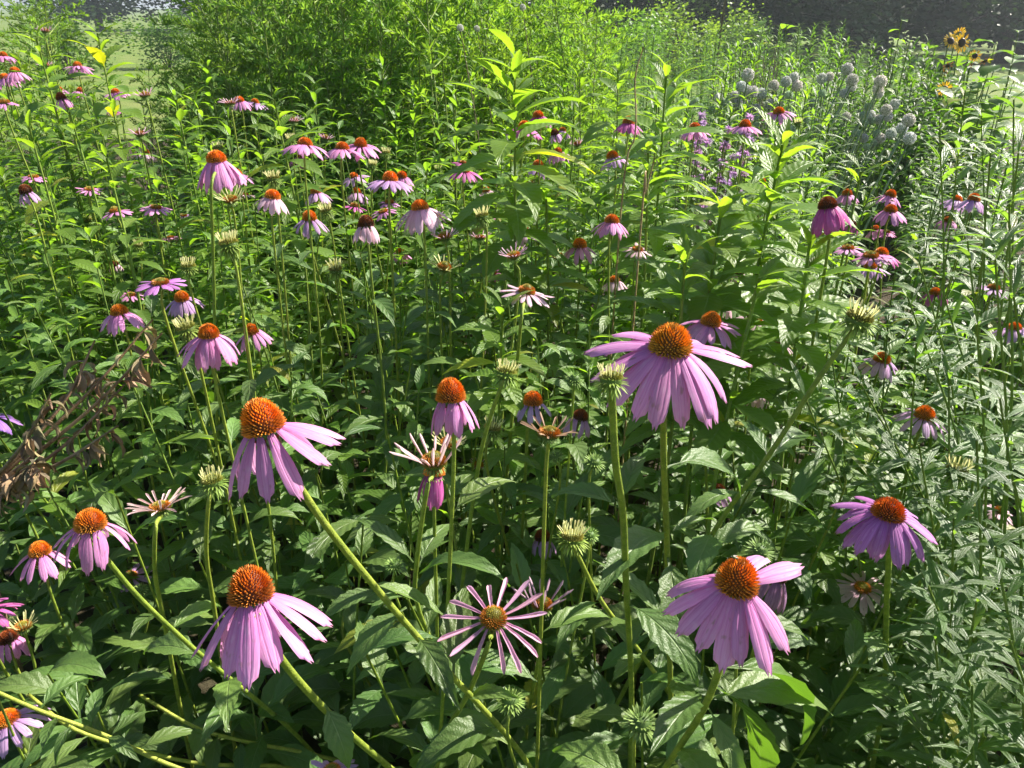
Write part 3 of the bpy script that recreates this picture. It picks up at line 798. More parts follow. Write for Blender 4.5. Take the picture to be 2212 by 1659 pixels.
CONEHEAD = {}
def build_flower(idx):
    u, v, w, st, kw = FLOWERS[idx]
    size, ckind, n, pitch, bend, Lr = STAGES[st]
    size = kw.get('size', size) * U(0.94, 1.06)
    d = kw.get('d', size * F / w)
    size = w * d / F
    c = P(u, v, d)
    if c.z > 1.42:                                      # too tall for a coneflower: it is nearer and smaller
        k = (CAMZ - 1.40) / max(0.02, CAMZ - c.z)
        if 1 < k < 1.6:
            d *= k; size *= k; c = P(u, v, d)
    ax = head_axis(u, v, kw['roll'], kw['tip']) if 'tip' in kw else (Vector((U(-0.25, 0.25), U(-0.15, 0.22), 1)).normalized())
    toC = (CAM - c).normalized()
    e1 = (toC - ax * toC.dot(ax)).normalized()
    e2 = ax.cross(e1)
    col = kw.get('col', CREAM if st == 'D' else PINK)
    hgt = {'ripe': 0.66, 'old': 0.65, 'young': 0.46, 'bud': 0.3, None: 0.0}[ckind]
    hb = c - ax * size * hgt * 0.45                     # base of the cone
    # root on the soil
    path = [hb - ax * size * 0.30]
    if 'stem' in kw:
        path += [P(*s) for s in kw['stem']]
        last, prev = path[-1], path[-2]
        dr = (last - prev); dr.normalize()
        dr.z = min(dr.z, -0.45)
        p1 = last + dr * min(0.34, last.z * 0.4)
        p2 = p1 + Vector((dr.x * 0.18, dr.y * 0.18, -p1.z * 0.5))
        path += [p1, p2, Vector((p2.x + dr.x * 0.06, max(0.2, p2.y + dr.y * 0.06), -0.01))]
    else:
        base = Vector((hb.x + U(-0.10, 0.10), max(0.25, hb.y + U(-0.06, 0.14)), -0.01))
        path.append(hb - ax * size * 1.6 + Vector((0, 0, -0.03)))
        path.append(hb * 0.6 + base * 0.4 + Vector((U(-0.025, 0.025), U(-0.025, 0.025), 0)))
        path.append(hb * 0.25 + base * 0.75 + Vector((U(-0.03, 0.03), U(-0.03, 0.03), 0)))
        path.append(base)
    foot = Vector((path[-1].x, path[-1].y, 0))
    zone = next(z for f, z in ZONES if f(u, v))
    lk, cat = LOOK[st]
    if kw.get('mark'): LAND.append((foot, kw['mark']))
    lab = kw.get('label')
    grp = None
    if not lab:
        cn = CN.get(col, 'pink')
        lab = lk.format(c=cn) + ' ' + zone
        grp = ('buds ' if cat == 'flower bud' else 'coneflowers ') + zone
    root = thing('coneflower_bud' if cat == 'flower bud' else 'coneflower', foot, lab, cat, grp)
    pts = smooth_path([p - foot for p in path], 5)
    g = Geo()
    rad = 0.0029 if 'stem' in kw else 0.0024
    if st == 'E': rad *= 0.75
    tube(g, pts, rad * (1.1 if d < 0.8 else 0.95), rad * 1.25, 7 if d < 1.3 else 5)
    part('stem', g.mesh('stem', M_STEMY), root, None, jit((1, 1, 1), 0.12))
    Mh = Matrix(((e1.x, e2.x, ax.x, 0), (e1.y, e2.y, ax.y, 0), (e1.z, e2.z, ax.z, 0), (0, 0, 0, 1)))
    Mh.translation = hb - foot
    Ms = Mh @ Matrix.Diagonal((size, size, size, 1))
    spin = Matrix.Rotation(U(0, 6.28), 4, 'Z')
    if st == 'E':
        part('bud_scales', rnd.choice(ME_BRACT['ball']), root, Ms @ Matrix.Rotation(U(0, 6.28), 4, 'Z'), jit((1, 1, 1)))
    else:
        ci = kw.get('cone', None)
        lst = ME_CONE[ckind]
        cm = lst[ci % len(lst)] if ci is not None else lst[rnd.choice((1, 2)) % len(lst)]
        co = part('cone', cm, root, Ms @ spin, jit(kw.get('conecol', (1, 1, 1)), 0.15))
        Mi = spin.inverted()
        part('bracts', rnd.choice(ME_BRACT['bud' if st == 'D' else 'ripe']), co, Matrix.Translation((0, 0, -0.02 if st != 'D' else -0.1)), jit((1, 1, 1)) if st != 'D' else jit((1.15, 1.15, 0.9)))
        Lr = kw.get('L', Lr * U(0.9, 1.12))
        pl = kw.get('pet')
        if pl is None:
            n = kw.get('n', n + rnd.randint(-2, 2))
            pl = []
            off = U(0, 360)
            for k in range(n):
                a = off + 360 * (k + U(-0.28, 0.28)) / n
                a = (a + 180) % 360 - 180
                pf = kw['pitchf'](R(a)) if 'pitchf' in kw else kw.get('pitch', pitch) + U(-10, 10)
                bb = U(*kw['bend']) if 'bend' in kw else bend + U(-0.15, 0.25)
                pl.append((a, pf, min(range(5), key=lambda q: abs(PB[q] - bb))))
        for a, pt, bi in pl:
            thin = st in ('C', 'D')
            A = R(a + U(-2, 2)); T = R(pt + U(-4, 4))
            outw = Vector((math.cos(A), math.sin(A), 0))
            dirv = outw * math.cos(T) - Vector((0, 0, 1)) * math.sin(T)
            upn = outw * math.sin(T) + Vector((0, 0, 1)) * math.cos(T)
            b = outw * 0.33 + Vector((0, 0, 0.11 if not thin else 0.09))
            if st == 'D': b = outw * U(0.28, 0.40) + Vector((0, 0, 0.10))
            if thin: upn = -upn if math.degrees(T) < -30 else upn
            ll = Lr * U(0.9, 1.1)
            wsc = {'C': 1.25 * kw.get('raysc', 1.0) / max(0.8, Lr) ** 0.4, 'D': 1.55}.get(st, 1.0)
            Mp = frame(b, dirv, upn, ll, ll * wsc)
            ro = U(-0.18, 0.18)
            Mp = Mi @ Mp @ Matrix.Rotation(ro, 4, 'X')
            me = rnd.choice(ME_RAY) if thin else rnd.choice(ME_PETAL[bi])
            pc = jit(col, 0.07)
            part('petal', me, co, Mp, pc)
    # leaves
    for lf in kw.get('leaves', []):
        b = P(*lf[0:3]); t = P(*lf[3:6])
        dv = t - b
        M = frame(b - foot, dv + Vector((0, 0, dv.length * 0.28)), (0, 0, 1), dv.length * 1.08, dv.length * 1.08 * lf[6] / 0.30)
        part('leaf', ME_BROAD[rnd.randrange(len(ME_BROAD))], STEM_OF[root.name][0], M, jit((1, 1, 1), 0.12))
    nl = 6 if d < 1.6 else 4
    ang = U(0, 6.28)
    m = len(pts)
    for k in range(nl):
        t = 0.35 + 0.5 * k / nl + U(-0.04, 0.04) if 'stem' not in kw else 0.55 + 0.40 * k / nl
        p = pts[min(m - 1, int(t * (m - 1)))] + foot
        ang += 2.4 + U(-0.4, 0.4)
        stem_leaf(root, p, ang, U(0.075, 0.10) + 0.05 * t, ME_BROAD, U(0.15, 0.9), 1.0)
    CONEHEAD[idx] = (hb, ax, e1, e2, size)
    return root

# heads first, so that the leaves of every plant know where they are
for (u, v, w, st, kw) in FLOWERS:
    size = kw.get('size', STAGES[st][0])
    d = kw.get('d', size * F / w)
    k = {'M': 1.25, 'H': 1.35, 'O': 1.3, 'C': 1.1, 'D': 0.8, 'E': 0.7, 'S': 1.1}[st]
    if v < 620: k *= 0.9
    HEADS.append((u, v + (w * 0.4 if st in 'MH' else 0), w * k, d))
ALL = """555 450 40;515 520 34;550 540 32;585 548 34;635 562 34;478 578 34;710 512 33;783 490 34;832 465 32;850 515 34;380 588 30;415 615 26;240 605 24;200 625 26;338 660 26;495 615 28;555 630 30;605 650 28;683 625 30;745 590 30
270 640 20;600 700 24;1000 470 34;1045 460 28;1150 415 38;1180 480 38;1175 520 34;1350 490 40;1335 530 34;1340 560 32;1275 640 24;1435 625 32;1385 660 36;1395 700 30;1290 690 30;1340 715 32;1300 720 24;1255 740 24;1415 800 34;1480 770 36;1520 720 40;1525 830 40
1350 830 32;1330 800 24;1310 860 22;1265 880 20;1250 830 28;905 710 26;1145 700 28;820 780 24;770 780 20;1130 560 28;800 570 26;940 620 24;605 750 18;1245 690 24;720 700 22;1000 560 24;1205 800 24""".replace('\n', ';').split(';')
for e in ALL:
    cx, cy, cr = [float(q) for q in e.split()]
    HEADS.append((1416 + cx * 0.36, cy * 0.36, cr * 0.36, 3.2))
for u, v in ((2054, 88), (2078, 92), (2070, 75), (2040, 192), (2106, 120)):
    HEADS.append((u, v, 18, 5.0))
for u, v in ((1540, 280), (1530, 330), (1580, 330), (1560, 380), (1600, 300)):
    HEADS.append((u, v, 22, 2.6))
for i in range(len(FLOWERS)):
    build_flower(i)

for u, v, d, ph in ((1560, 330, 2.8, 'before the purple bee balm'), (1372, 250, 1.7, 'by the bare dry stalk'), (210, 200, 2.6, 'before the gap onto the lawn'), (760, 320, 2.9, 'below the feathery hedge'),
                    (1150, 300, 3.0, 'by the tallest whorled-leaf shoot'), (1900, 330, 3.3, 'under the leaning allium globes'), (2150, 420, 1.4, 'at the sunny end of the bed'), (60, 480, 2.2, 'by the dark-coned lavender coneflower')):
    LAND.append((P(u, v, d), ph))
# ------------------------------------------------------------------ leafy plants
def broad_plant(x, y, h, nl=14, lmin=0.10, lmax=0.165):
    foot = Vector((x, y, 0))
    lab = by_landmark('flowerless broad-leaved shoot', foot)
    root = thing('leafy_shoot', foot, lab, 'plant', lab.replace('shoot', 'shoots', 1))
    lean = Vector((U(-0.18, 0.18), U(-0.22, 0.10), 0))
    pts = [Vector((0, 0, -0.01)), Vector(lean * 0.25 * h) + Vector((0, 0, h * 0.35)), Vector(lean * 0.6 * h) + Vector((0, 0, h * 0.7)), Vector(lean * h) + Vector((0, 0, h))]
    sp = smooth_path(pts, 3)
    g = Geo(); tube(g, sp, 0.0032, 0.0016, 5)
    part('stem', g.mesh('stem', M_STEMY), root, None, jit((0.9, 1, 0.8)))
    a = U(0, 6.28)
    for k in range(nl):
        t = 0.22 + 0.78 * k / (nl - 1)
        p = sp[min(len(sp) - 1, int(t * (len(sp) - 1) + 0.5))] + foot
        a += 2.4 + U(-0.5, 0.5)
        ln = U(lmin, lmax) * (1.15 - 0.35 * t)
        stem_leaf(root, p, a, ln, ME_BROAD, U(0.0, 0.6) + 0.5 * t, U(0.85, 1.15))
    return root

def scatter(n, xr, yr, mind, ok=lambda x, y: True, tries=40):
    pts = []
    for _ in range(n):
        for _t in range(tries):
            x, y = U(*xr), U(*yr)
            if ok(x, y) and all((x - a) ** 2 + (y - b) ** 2 > mind ** 2 for a, b in pts):
                pts.append((x, y)); break
    return pts
def in_view(x, y, m=0.25):
    return abs(x) < 0.72 * (y + 0.35) + m

def bed_h(x, y):
    return min(1.02, 0.60 + 0.24 * y)

for x, y in scatter(120, (-1.7, 1.7), (0.28, 1.9), 0.10, lambda x, y: in_view(x, y) and not (x < -0.15 and y < 0.75 and rnd.random() < 0.35)):
    h = bed_h(x, y) * U(0.72, 1.08)
    if y < 0.6: h *= 0.85
    broad_plant(x, y, h, 15 if y < 1.3 else 12)

# shoots with whorls of toothed arching leaves (bright tips)
def shoot_plant(top, ln=0.11, nl=26, guard=True, hvis=0.5, label=None, group=None):
    foot = Vector((top.x + U(-0.05, 0.05), top.y + U(0, 0.08), 0))
    label = label or 'upright bright green shoot with whorled toothed leaves rising from the bed'
    root = thing('leafy_shoot', foot, label, 'plant', group)
    tp = top - foot
    pts = smooth_path([Vector((0, 0, -0.01)), tp * 0.35 + Vector((U(-0.02, 0.02), U(-0.02, 0.02), 0)), tp * 0.7 + Vector((U(-0.015, 0.015), 0, 0)), tp], 5)
    g = Geo(); tube(g, pts, 0.0052, 0.0024, 6)
    part('stem', g.mesh('stem', M_STEM), root, None, jit((1.1, 1.15, 0.9)))
    a = U(0, 6.28)
    for k in range(nl):
        t = k / (nl - 1)                                 # 0 bottom of the visible part, 1 the tip
        z = tp.z - hvis * (1 - t)
        f = z / tp.z
        i = f * (len(pts) - 1)
        i0 = min(len(pts) - 2, max(0, int(i)))
        p = pts[i0].lerp(pts[i0 + 1], i - i0) + foot
        a += 2.4 + U(-0.3, 0.3)
        l = ln * (1.0 - 0.40 * max(0, t - 0.72) / 0.28) * U(0.85, 1.12)
        el = 0.22 + 0.95 * max(0, t - 0.62) / 0.38 + U(-0.15, 0.15)
        tint = jit((1 + 0.25 * t, 1 + 0.2 * t, 1), 0.1)
        if t > 0.86: el = U(0.5, 1.15); l *= U(0.7, 1.0)
        stem_leaf(root, p, a, l, ME_SHOOT, el, 1.4 if t < 0.86 else 0.95, tint, 'leaf', guard)
        if t < 0.86 and k % 2:
            stem_leaf(root, p, a + U(-0.5, 0.5), l * U(0.3, 0.5), ME_SHOOT, U(0.7, 1.1), 1.1, tint, 'leaf', guard)
    return root
SHOOTS = [(1112, 122, 1.6, 0.15, 34, 0.60), (1440, 150, 1.75, 0.135, 32, 0.6), (1335, 150, 2.3, 0.12, 24, 0.5), (210, 72, 2.3, 0.12, 26, 0.6), (78, 82, 2.3, 0.115, 26, 0.6),
          (592, 215, 2.0, 0.105, 22, 0.5), (1690, 312, 1.3, 0.135, 34, 0.45), (1560, 440, 1.25, 0.12, 24, 0.4), (1750, 520, 1.2, 0.12, 22, 0.35), (1400, 330, 1.7, 0.11, 24, 0.5),
          (1085, 660, 1.30, 0.10, 22, 0.35), (380, 215, 2.2, 0.09, 22, 0.5), (150, 240, 2.0, 0.10, 22, 0.5), (60, 265, 1.9, 0.10, 22, 0.5), (1240, 250, 2.2, 0.10, 20, 0.5),
          (1610, 430, 1.5, 0.12, 22, 0.4), (1480, 560, 1.2, 0.11, 22, 0.35), (1640, 600, 1.15, 0.12, 20, 0.3), (230, 340, 1.8, 0.10, 22, 0.45), (1860, 370, 1.7, 0.11, 20, 0.4), (1180, 430, 1.7, 0.10, 20, 0.4)]
SL = {0: 'tallest whorled-leaf green shoot with broad arching leaves before the hedge', 1: 'whorled-leaf green shoot with pale toothed tip beside the bare dry stalk',
      3: 'tall whorled-leaf shoot in front of the gap onto the lawn', 6: 'broad bushy whorled-leaf shoot below the purple bee balm'}
for k, (u, v, d, ln, nl, hv) in enumerate(SHOOTS):
    shoot_plant(P(u, v, d), ln * (1.22 if k < 7 else 1.12), int(nl * (1.6 if k < 9 else 1.35)), k > 8, hv, SL.get(k) or by_landmark('whorled-leaf bright green shoot', P(u, v, d)), None if k in SL else by_landmark('whorled-leaf shoots', P(u, v, d)))

# slim stems with narrow leaves
def narrow_plant(top, foot, nl=34, ln=0.085, hvis=0.8, label=None, group=None, branch=0, tint=(1, 1, 1)):
    foot = Vector(foot)
    root = thing('narrow_leaved_plant', foot, label, 'plant', group)
    tp = top - foot
    pts = smooth_path([Vector((0, 0, -0.01)), Vector((tp.x * 0.2, tp.y * 0.2, tp.z * 0.4)), Vector((tp.x * 0.55, tp.y * 0.55, tp.z * 0.75)), tp], 5)
    g = Geo(); tube(g, pts, 0.0036, 0.0012, 5)
    part('stem', g.mesh('stem', M_STEM), root, None, jit((1.1, 1.15, 1.0)))
    a = U(0, 6.28)
    for k in range(nl):
        t = k / (nl - 1)
        f = 1 - hvis * (1 - t)
        i = f * (len(pts) - 1)
        i0 = min(len(pts) - 2, max(0, int(i)))
        p = pts[i0].lerp(pts[i0 + 1], i - i0) + foot
        a += 2.4 + U(-0.3, 0.3)
        l = ln * (1.0 - 0.45 * max(0, t - 0.5) / 0.5) * U(0.75, 1.2)
        stem_leaf(root, p, a, l, ME_NARROW, 0.35 + 0.8 * max(0, t - 0.5) + U(-0.3, 0.35), 1.0, jit(tint, 0.12))
    return root
far_plant_later = []
narrow_side = []
NL = 'slender narrow-leaved green stem in the thicket around the violet-pink coneflower'
for u, v, d, du in [(2085, 195, 1.35, 60), (2030, 275, 1.25, 90), (2190, 215, 1.2, 60), (2140, 330, 1.15, 90), (2200, 330, 1.0, 60), (2120, 250, 1.5, 40), (2180, 440, 0.95, 80), (1985, 560, 1.2, 120), (2090, 520, 1.05, 120), (2040, 640, 1.1, 120),
                    (2150, 560, 0.9, 60), (1960, 640, 1.15, 120), (2110, 700, 0.95, 100), (2190, 640, 0.85, 60), (1790, 720, 1.2, 120), (1860, 830, 1.15, 130), (1980, 740, 1.05, 100), (2050, 800, 1.0, 100), (2160, 860, 0.85, 80), (1740, 860, 1.15, 110),
                    (2110, 950, 0.85, 80), (1985, 960, 0.95, 100), (2190, 1040, 0.78, 60), (2060, 1120, 0.85, 90), (2150, 1180, 0.75, 60), (1990, 1230, 0.85, 80), (2110, 1300, 0.78, 60), (1900, 880, 1.15, 110), (2180, 1380, 0.72, 40), (2020, 1380, 0.85, 60), (1930, 1450, 0.9, 40), (2100, 1480, 0.8, 30)]:
    t = P(u, v, d)
    narrow_plant(t, (t.x + U(0.02, 0.25) + du * 0.0012, max(0.3, t.y + U(-0.05, 0.15)), 0), 52 if v < 460 else 44, 0.115 if v < 460 else 0.10, 0.72, by_landmark('slender narrow-leaved green plant', t), by_landmark('slender narrow-leaved plants', t), 0, (1.2, 1.25, 1.05) if v < 460 else (0.95, 1, 1))
for x, y in scatter(26, (1.35, 3.2), (1.3, 3.4), 0.16, lambda x, y: x > 0.62 * (y + 0.35)):
    far_plant_later.append((x, y))
for x, y in scatter(34, (0.62, 1.9), (0.15, 1.5), 0.12, lambda x, y: x > 0.70 * (y * math.cos(PITCH) + 0.5) + 0.05):
    narrow_side.append((x, y))
t = P(1825, 92, 2.3)
narrow_plant(t, (t.x - 0.06, t.y + 0.05, 0), 60, 0.10, 0.6, 'tall bright narrow-leaved spire standing in front of the allium globes', None, 0, (1.25, 1.25, 1))
for u, v, d in [(1710, 190, 2.4), (1765, 205, 2.2), (1880, 205, 2.4)]:
    t = P(u, v, d)
    narrow_plant(t, (t.x, t.y + 0.05, 0), 44, 0.085, 0.5, 'side spire of narrow leaves between the allium globes', 'side spires among the alliums', 0, (1.15, 1.2, 1))

# goldenrod-like stems filling the middle of the bed: the nearer ones leaf by leaf
def mid_plant(x, y, h, nl=30):
    foot = Vector((x, y, 0))
    narrow = x > 0.75 + 0.1 * y and rnd.random() < 0.75
    lab = by_landmark('willow-leaved green stem' if narrow else 'leafy green stem', foot)
    root = thing('narrow_leaved_plant' if narrow else 'leafy_shoot', foot, lab, 'plant', lab.replace('stem', 'stems', 1))
    tp = Vector((U(-0.10, 0.10), U(-0.12, 0.05), h))
    pts = smooth_path([Vector((0, 0, -0.01)), Vector((tp.x * 0.25, tp.y * 0.25, h * 0.45)), Vector((tp.x * 0.6, tp.y * 0.6, h * 0.75)), tp], 4)
    g = Geo(); tube(g, pts, 0.0036, 0.0014, 5)
    part('stem', g.mesh('stem', M_STEM), root, None, jit((0.85, 0.95, 0.8)))
    a = U(0, 6.28)
    for k in range(nl):
        t = k / (nl - 1)
        f = 0.45 + 0.55 * t
        i = f * (len(pts) - 1); i0 = min(len(pts) - 2, int(i))
        p = pts[i0].lerp(pts[i0 + 1], i - i0) + foot
        a += 2.4 + U(-0.4, 0.4)
        l = (U(0.08, 0.11) if narrow else U(0.085, 0.13)) * (1.0 - 0.45 * max(0, t - 0.6) / 0.4)
        stem_leaf(root, p, a, l, ME_NARROW if narrow else (ME_SHOOT if rnd.random() < 0.6 else ME_BROAD), 0.2 + 0.8 * max(0, t - 0.5) + U(-0.3, 0.4), 1.0, jit((1.0, 1.06, 0.85), 0.15))
mids = scatter(135, (-2.3, 2.3), (1.1, 2.9), 0.115, lambda x, y: in_view(x, y, 0.1))
for x, y in mids:
    pu, pv, pd = proj(Vector((x, y, 1.0)))
    mid_plant(x, y, min(P(pu, 335, pd).z if 1470 < pu < 1990 else 1.2, 0.80 + 0.13 * y + U(-0.10, 0.10)), 30 if y < 2.0 else 24)

# further back: one mesh of leaves for each plant
def joined_foliage(shapes, m, n, h, z0, ln, el0, el1, seed, name='foliage', tipsmall=0.5):
    rr = random.Random(seed)
    g = Geo()
    a = 0
    for k in range(n):
        t = k / (n - 1)
        z = z0 + (h - z0) * t
        a += 2.4 + rr.uniform(-0.4, 0.4)
        el = el0 + (el1 - el0) * max(0, t - 0.4) / 0.6 + rr.uniform(-0.3, 0.3)
        l = ln * (1 - tipsmall * max(0, t - 0.5) / 0.5) * rr.uniform(0.8, 1.2)
        d = Vector((math.cos(a) * math.cos(el), math.sin(a) * math.cos(el), math.sin(el)))
        V, Fc, UVs = shapes[rr.randrange(len(shapes))]
        g.add(xf(V, frame((rr.uniform(-.01, .01), rr.uniform(-.01, .01), z), d, (0, 0, 1), l)), Fc, UVs)
    return g.mesh(name, m)
def stem_mesh(h, r0, r1, m, seed=0):
    rr = random.Random(seed)
    g = Geo()
    tube(g, smooth_path([Vector((0, 0, -0.02)), Vector((rr.uniform(-.02, .02), rr.uniform(-.02, .02), h * 0.5)), Vector((0, 0, h))], 3), r0, r1, 5)
    return g.mesh('stem', m)
LOWSHOOT = [blade(1.0, U(0.20, 0.26), U(0.7, 1.3), U(0.15, 0.4), 5, 2, 0, 0.06, 0.06, U(-0.4, 0.4), 0.75, 1.0, U(-0.08, 0.08), 80 + k) for k in range(5)]
LOWNAR = [blade(1.0, U(0.12, 0.17), U(0.3, 1.0), U(0.1, 0.4), 4, 2, 0, 0.04, 0.04, U(-0.5, 0.5), 0.8, 0.9, U(-0.1, 0.1), 90 + k) for k in range(5)]
FAR = {'shoot': [(stem_mesh(1.0, .005, .002, M_STEM, k), joined_foliage(LOWSHOOT, M_SHOOT, 64, 1.0, 0.25, 0.12, 0.1, 1.15, 300 + k)) for k in range(5)],
       'narrow': [(stem_mesh(1.0, .004, .0015, M_STEM, k), joined_foliage(LOWNAR, M_NARROW, 90, 1.0, 0.25, 0.10, 0.3, 0.9, 320 + k)) for k in range(5)],
       'gold': [(stem_mesh(1.0, .004, .0015, M_STEM, k), joined_foliage(LOWNAR, M_FEATHER, 150, 1.0, 0.12, 0.085, 0.2, 0.9, 340 + k)) for k in range(5)]}
def far_plant(kind, x, y, h, label, cat, group, tint=(1, 1, 1), name='leafy_plant', sx=1.0):
    pu, pv, pd = proj(Vector((x, y, 1.0)))
    if 1470 < pu < 1990 and y < 3.4:
        h = min(h, P(pu, 325, pd).z)
    for _ in range(6):
        if clear_of_heads([Vector((x, y, h * f)) for f in (1.0, 0.92, 0.84, 0.76)], 20 if 0.6 < x < 2.2 and y > 2 else 6):
            break
        h *= 0.88
    root = thing(name, (x, y, 0), label, cat, group, U(0, 6.28))
    sm, fm = rnd.choice(FAR[kind])
    S = Matrix.Rotation(U(-0.08, 0.08), 4, 'X') @ Matrix.Diagonal((sx * min(h, 1.0), sx * min(h, 1.0), h, 1))
    part('stem', sm, root, S)
    part('foliage', fm, root, S, jit(tint, 0.14))
    return root
for x, y in scatter(150, (-3.4, 3.2), (2.2, 4.0), 0.14, lambda x, y: in_view(x, y, 0.2) and not (x > 1.35 and y > 2.5)):
    k = 'shoot' if rnd.random() < 0.75 else 'narrow'
    far_plant(k, x, y, min(1.26, 0.86 + 0.1 * y) * U(0.86, 1.1), by_landmark('leafy back-row plant', (x, y)), 'plant', by_landmark('leafy back-row plants', (x, y)), (1.05, 1.1, 0.85), 'leafy_plant', 1.25)

FAR['low'] = [(stem_mesh(1.0, .004, .002, M_STEM, k), joined_foliage([blade(1.0, U(0.28, 0.36), U(0.6, 1.3), U(0.15, 0.4), 7, 2, 0.03, 0.1, 0.06, U(-0.4, 0.4), 0.75, 1.0, U(-0.08, 0.08), 95 + q) for q in range(4)], M_BROAD, 26, 1.0, 0.15, 0.21, 0.0, 0.8, 380 + k, tipsmall=0.3)) for k in range(4)]
for x, y in scatter(110, (-1.9, 1.9), (0.3, 2.6), 0.12, lambda x, y: in_view(x, y, 0.15)):
    h = U(0.36, 0.52) + 0.09 * y
    lab = by_landmark('low broad-leaved plant underneath the taller stems', (x, y))
    far_plant('low', x, y, h, lab, 'plant', lab.replace('plant', 'plants', 1), (0.95, 1.0, 1.0), 'low_leafy_plant', 1.2)
for x, y in narrow_side:  # thicket carried on out of view, added to shade the lower right
    far_plant('narrow', x, y, U(1.2, 1.5), 'tall narrow-leaved plant on the sunny side of the thicket', 'plant', 'tall plants on the sunny side of the thicket', (1, 1.05, 0.95), 'leafy_plant', 1.25)
for x, y in far_plant_later:
    far_plant('narrow', x, y, U(0.95, 1.3), 'dense narrow-leaved plant at the edge of the thicket', 'plant', 'dense narrow-leaved plants', (1.0, 1.05, 0.95), 'leafy_plant', 1.3)
for x, y in scatter(40, (1.7, 5.2), (3.2, 5.0), 0.22, lambda x, y: W / 2 + x / (y * math.cos(PITCH) + 0.1) * F > 2010):
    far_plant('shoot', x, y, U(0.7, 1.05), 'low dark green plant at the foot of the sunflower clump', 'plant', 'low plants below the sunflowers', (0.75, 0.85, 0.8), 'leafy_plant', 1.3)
for x, y in scatter(34, (1.9, 4.4), (2.0, 4.2), 0.17, lambda x, y: 2040 < W / 2 + x / (y * math.cos(PITCH) + 0.25) * F < 2500):
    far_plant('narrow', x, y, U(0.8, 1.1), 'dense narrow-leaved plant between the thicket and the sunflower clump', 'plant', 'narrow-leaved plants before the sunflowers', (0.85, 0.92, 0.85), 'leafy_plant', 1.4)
# feathery hedge behind the bed, on the left and in the middle
def feather_mesh(seed, h=1.0, nb=46, ln=0.30):
    rr = random.Random(seed)
    g = Geo(); gs = Geo()
    stem = smooth_path([Vector((0, 0, -0.02)), Vector((rr.uniform(-.04, .04), rr.uniform(-.04, .04), h * 0.5)), Vector((rr.uniform(-.08, .08), rr.uniform(-.08, .08), h))], 6)
    tube(gs, stem, 0.005, 0.0015, 5)
    a = 0
    for k in range(nb):
        t = 0.10 + 0.9 * k / nb
        i = t * (len(stem) - 1); i0 = min(len(stem) - 2, int(i))
        p = stem[i0].lerp(stem[i0 + 1], i - i0)
        a += 2.4 + rr.uniform(-0.5, 0.5)
        el = rr.uniform(0.25, 0.85)
        L = ln * (1.1 - 0.65 * t) * rr.uniform(0.75, 1.2)
        d = Vector((math.cos(a) * math.cos(el), math.sin(a) * math.cos(el), math.sin(el)))
        bp = [p, p + d * L * 0.55, p + d * L + Vector((0, 0, -L * 0.16))]
        tube(gs, bp, 0.0016, 0.0006, 3)
        nn = int(54 * L / 0.2)
        for q in range(nn):
            f = rr.uniform(0.12, 1.0)
            bb = bp[0].lerp(bp[1], f / 0.55) if f < 0.55 else bp[1].lerp(bp[2], (f - 0.55) / 0.45)
            dd = (d * 0.8 + Vector((rr.gauss(0, 0.6), rr.gauss(0, 0.6), rr.gauss(0.15, 0.5)))).normalized()
            s = dd.cross(Vector((rr.uniform(-1, 1), rr.uniform(-1, 1), rr.uniform(-1, 1)))).normalized()
            l = rr.uniform(0.014, 0.032); wd = rr.uniform(0.0018, 0.0034)
            m = bb + dd * l * 0.5
            g.add([tuple(bb), tuple(m + s * wd), tuple(bb + dd * l), tuple(m - s * wd)], [(0, 1, 2, 3)], [(0.5, 0), (1, .5), (.5, 1), (0, .5)])
    return gs.mesh('stem', M_STEM), g.mesh('feathery_foliage', M_FEATHER, False)
FEATHER = [feather_mesh(400 + k) for k in range(5)]
def feather(x, y, h, tint, label, group):
    root = thing('feathery_plant', (x, y, 0), label, 'plant', group, U(0, 6.28))
    sm, fm = rnd.choice(FEATHER)
    S = Matrix.Rotation(U(-0.10, 0.10), 4, 'X') @ Matrix.Diagonal((h * U(0.8, 1.1), h * U(0.8, 1.1), h, 1))
    part('stem', sm, root, S)
    part('foliage', fm, root, S, jit(tint, 0.15), 'stuff')
def xu(u, y):                                  # x of picture column u at ground distance y
    return (u - W / 2) / F * (y * math.cos(PITCH) + 0.1)
def hedge_ok(x, y):
    u = W / 2 + x / (y * math.cos(PITCH) + 0.1) * F
    return 330 < u < 1290
for x, y in scatter(150, (-3.6, 1.0), (3.9, 6.4), 0.15, hedge_ok):
    u = W / 2 + x / (y * math.cos(PITCH) + 0.1) * F
    h = U(1.6, 2.0) if u > 500 else (U(1.25, 1.5) if u > 420 else U(0.95, 1.2))
    if u > 1120: h = U(1.35, 1.6)
    tint = (1.15, 1.1, 1.0) if u < 760 else (1.35, 1.3, 0.8)
    side = 'beside the gap onto the lawn' if u < 540 else ('running out towards the dark trees' if u > 1040 else ('behind the round-leaved twigs' if u > 820 else 'behind the clustered coneflowers'))
    feather(x, y, h, tint, 'feathery green plant of the tall soft hedge ' + side, 'feathery hedge plants ' + side)
for x, y in scatter(26, (-4.4, -2.0), (3.7, 5.4), 0.2, lambda x, y: W / 2 + x / (y * math.cos(PITCH) + 0.1) * F < 330):
    u = W / 2 + x / (y * math.cos(PITCH) + 0.1) * F
    h = U(1.45, 1.7) if u < 120 else U(1.05, 1.25)
    feather(x, y, h, (1.15, 1.05, 1.0), 'wispy pale green plant beside the gap onto the lawn', 'wispy plants by the lawn gap')
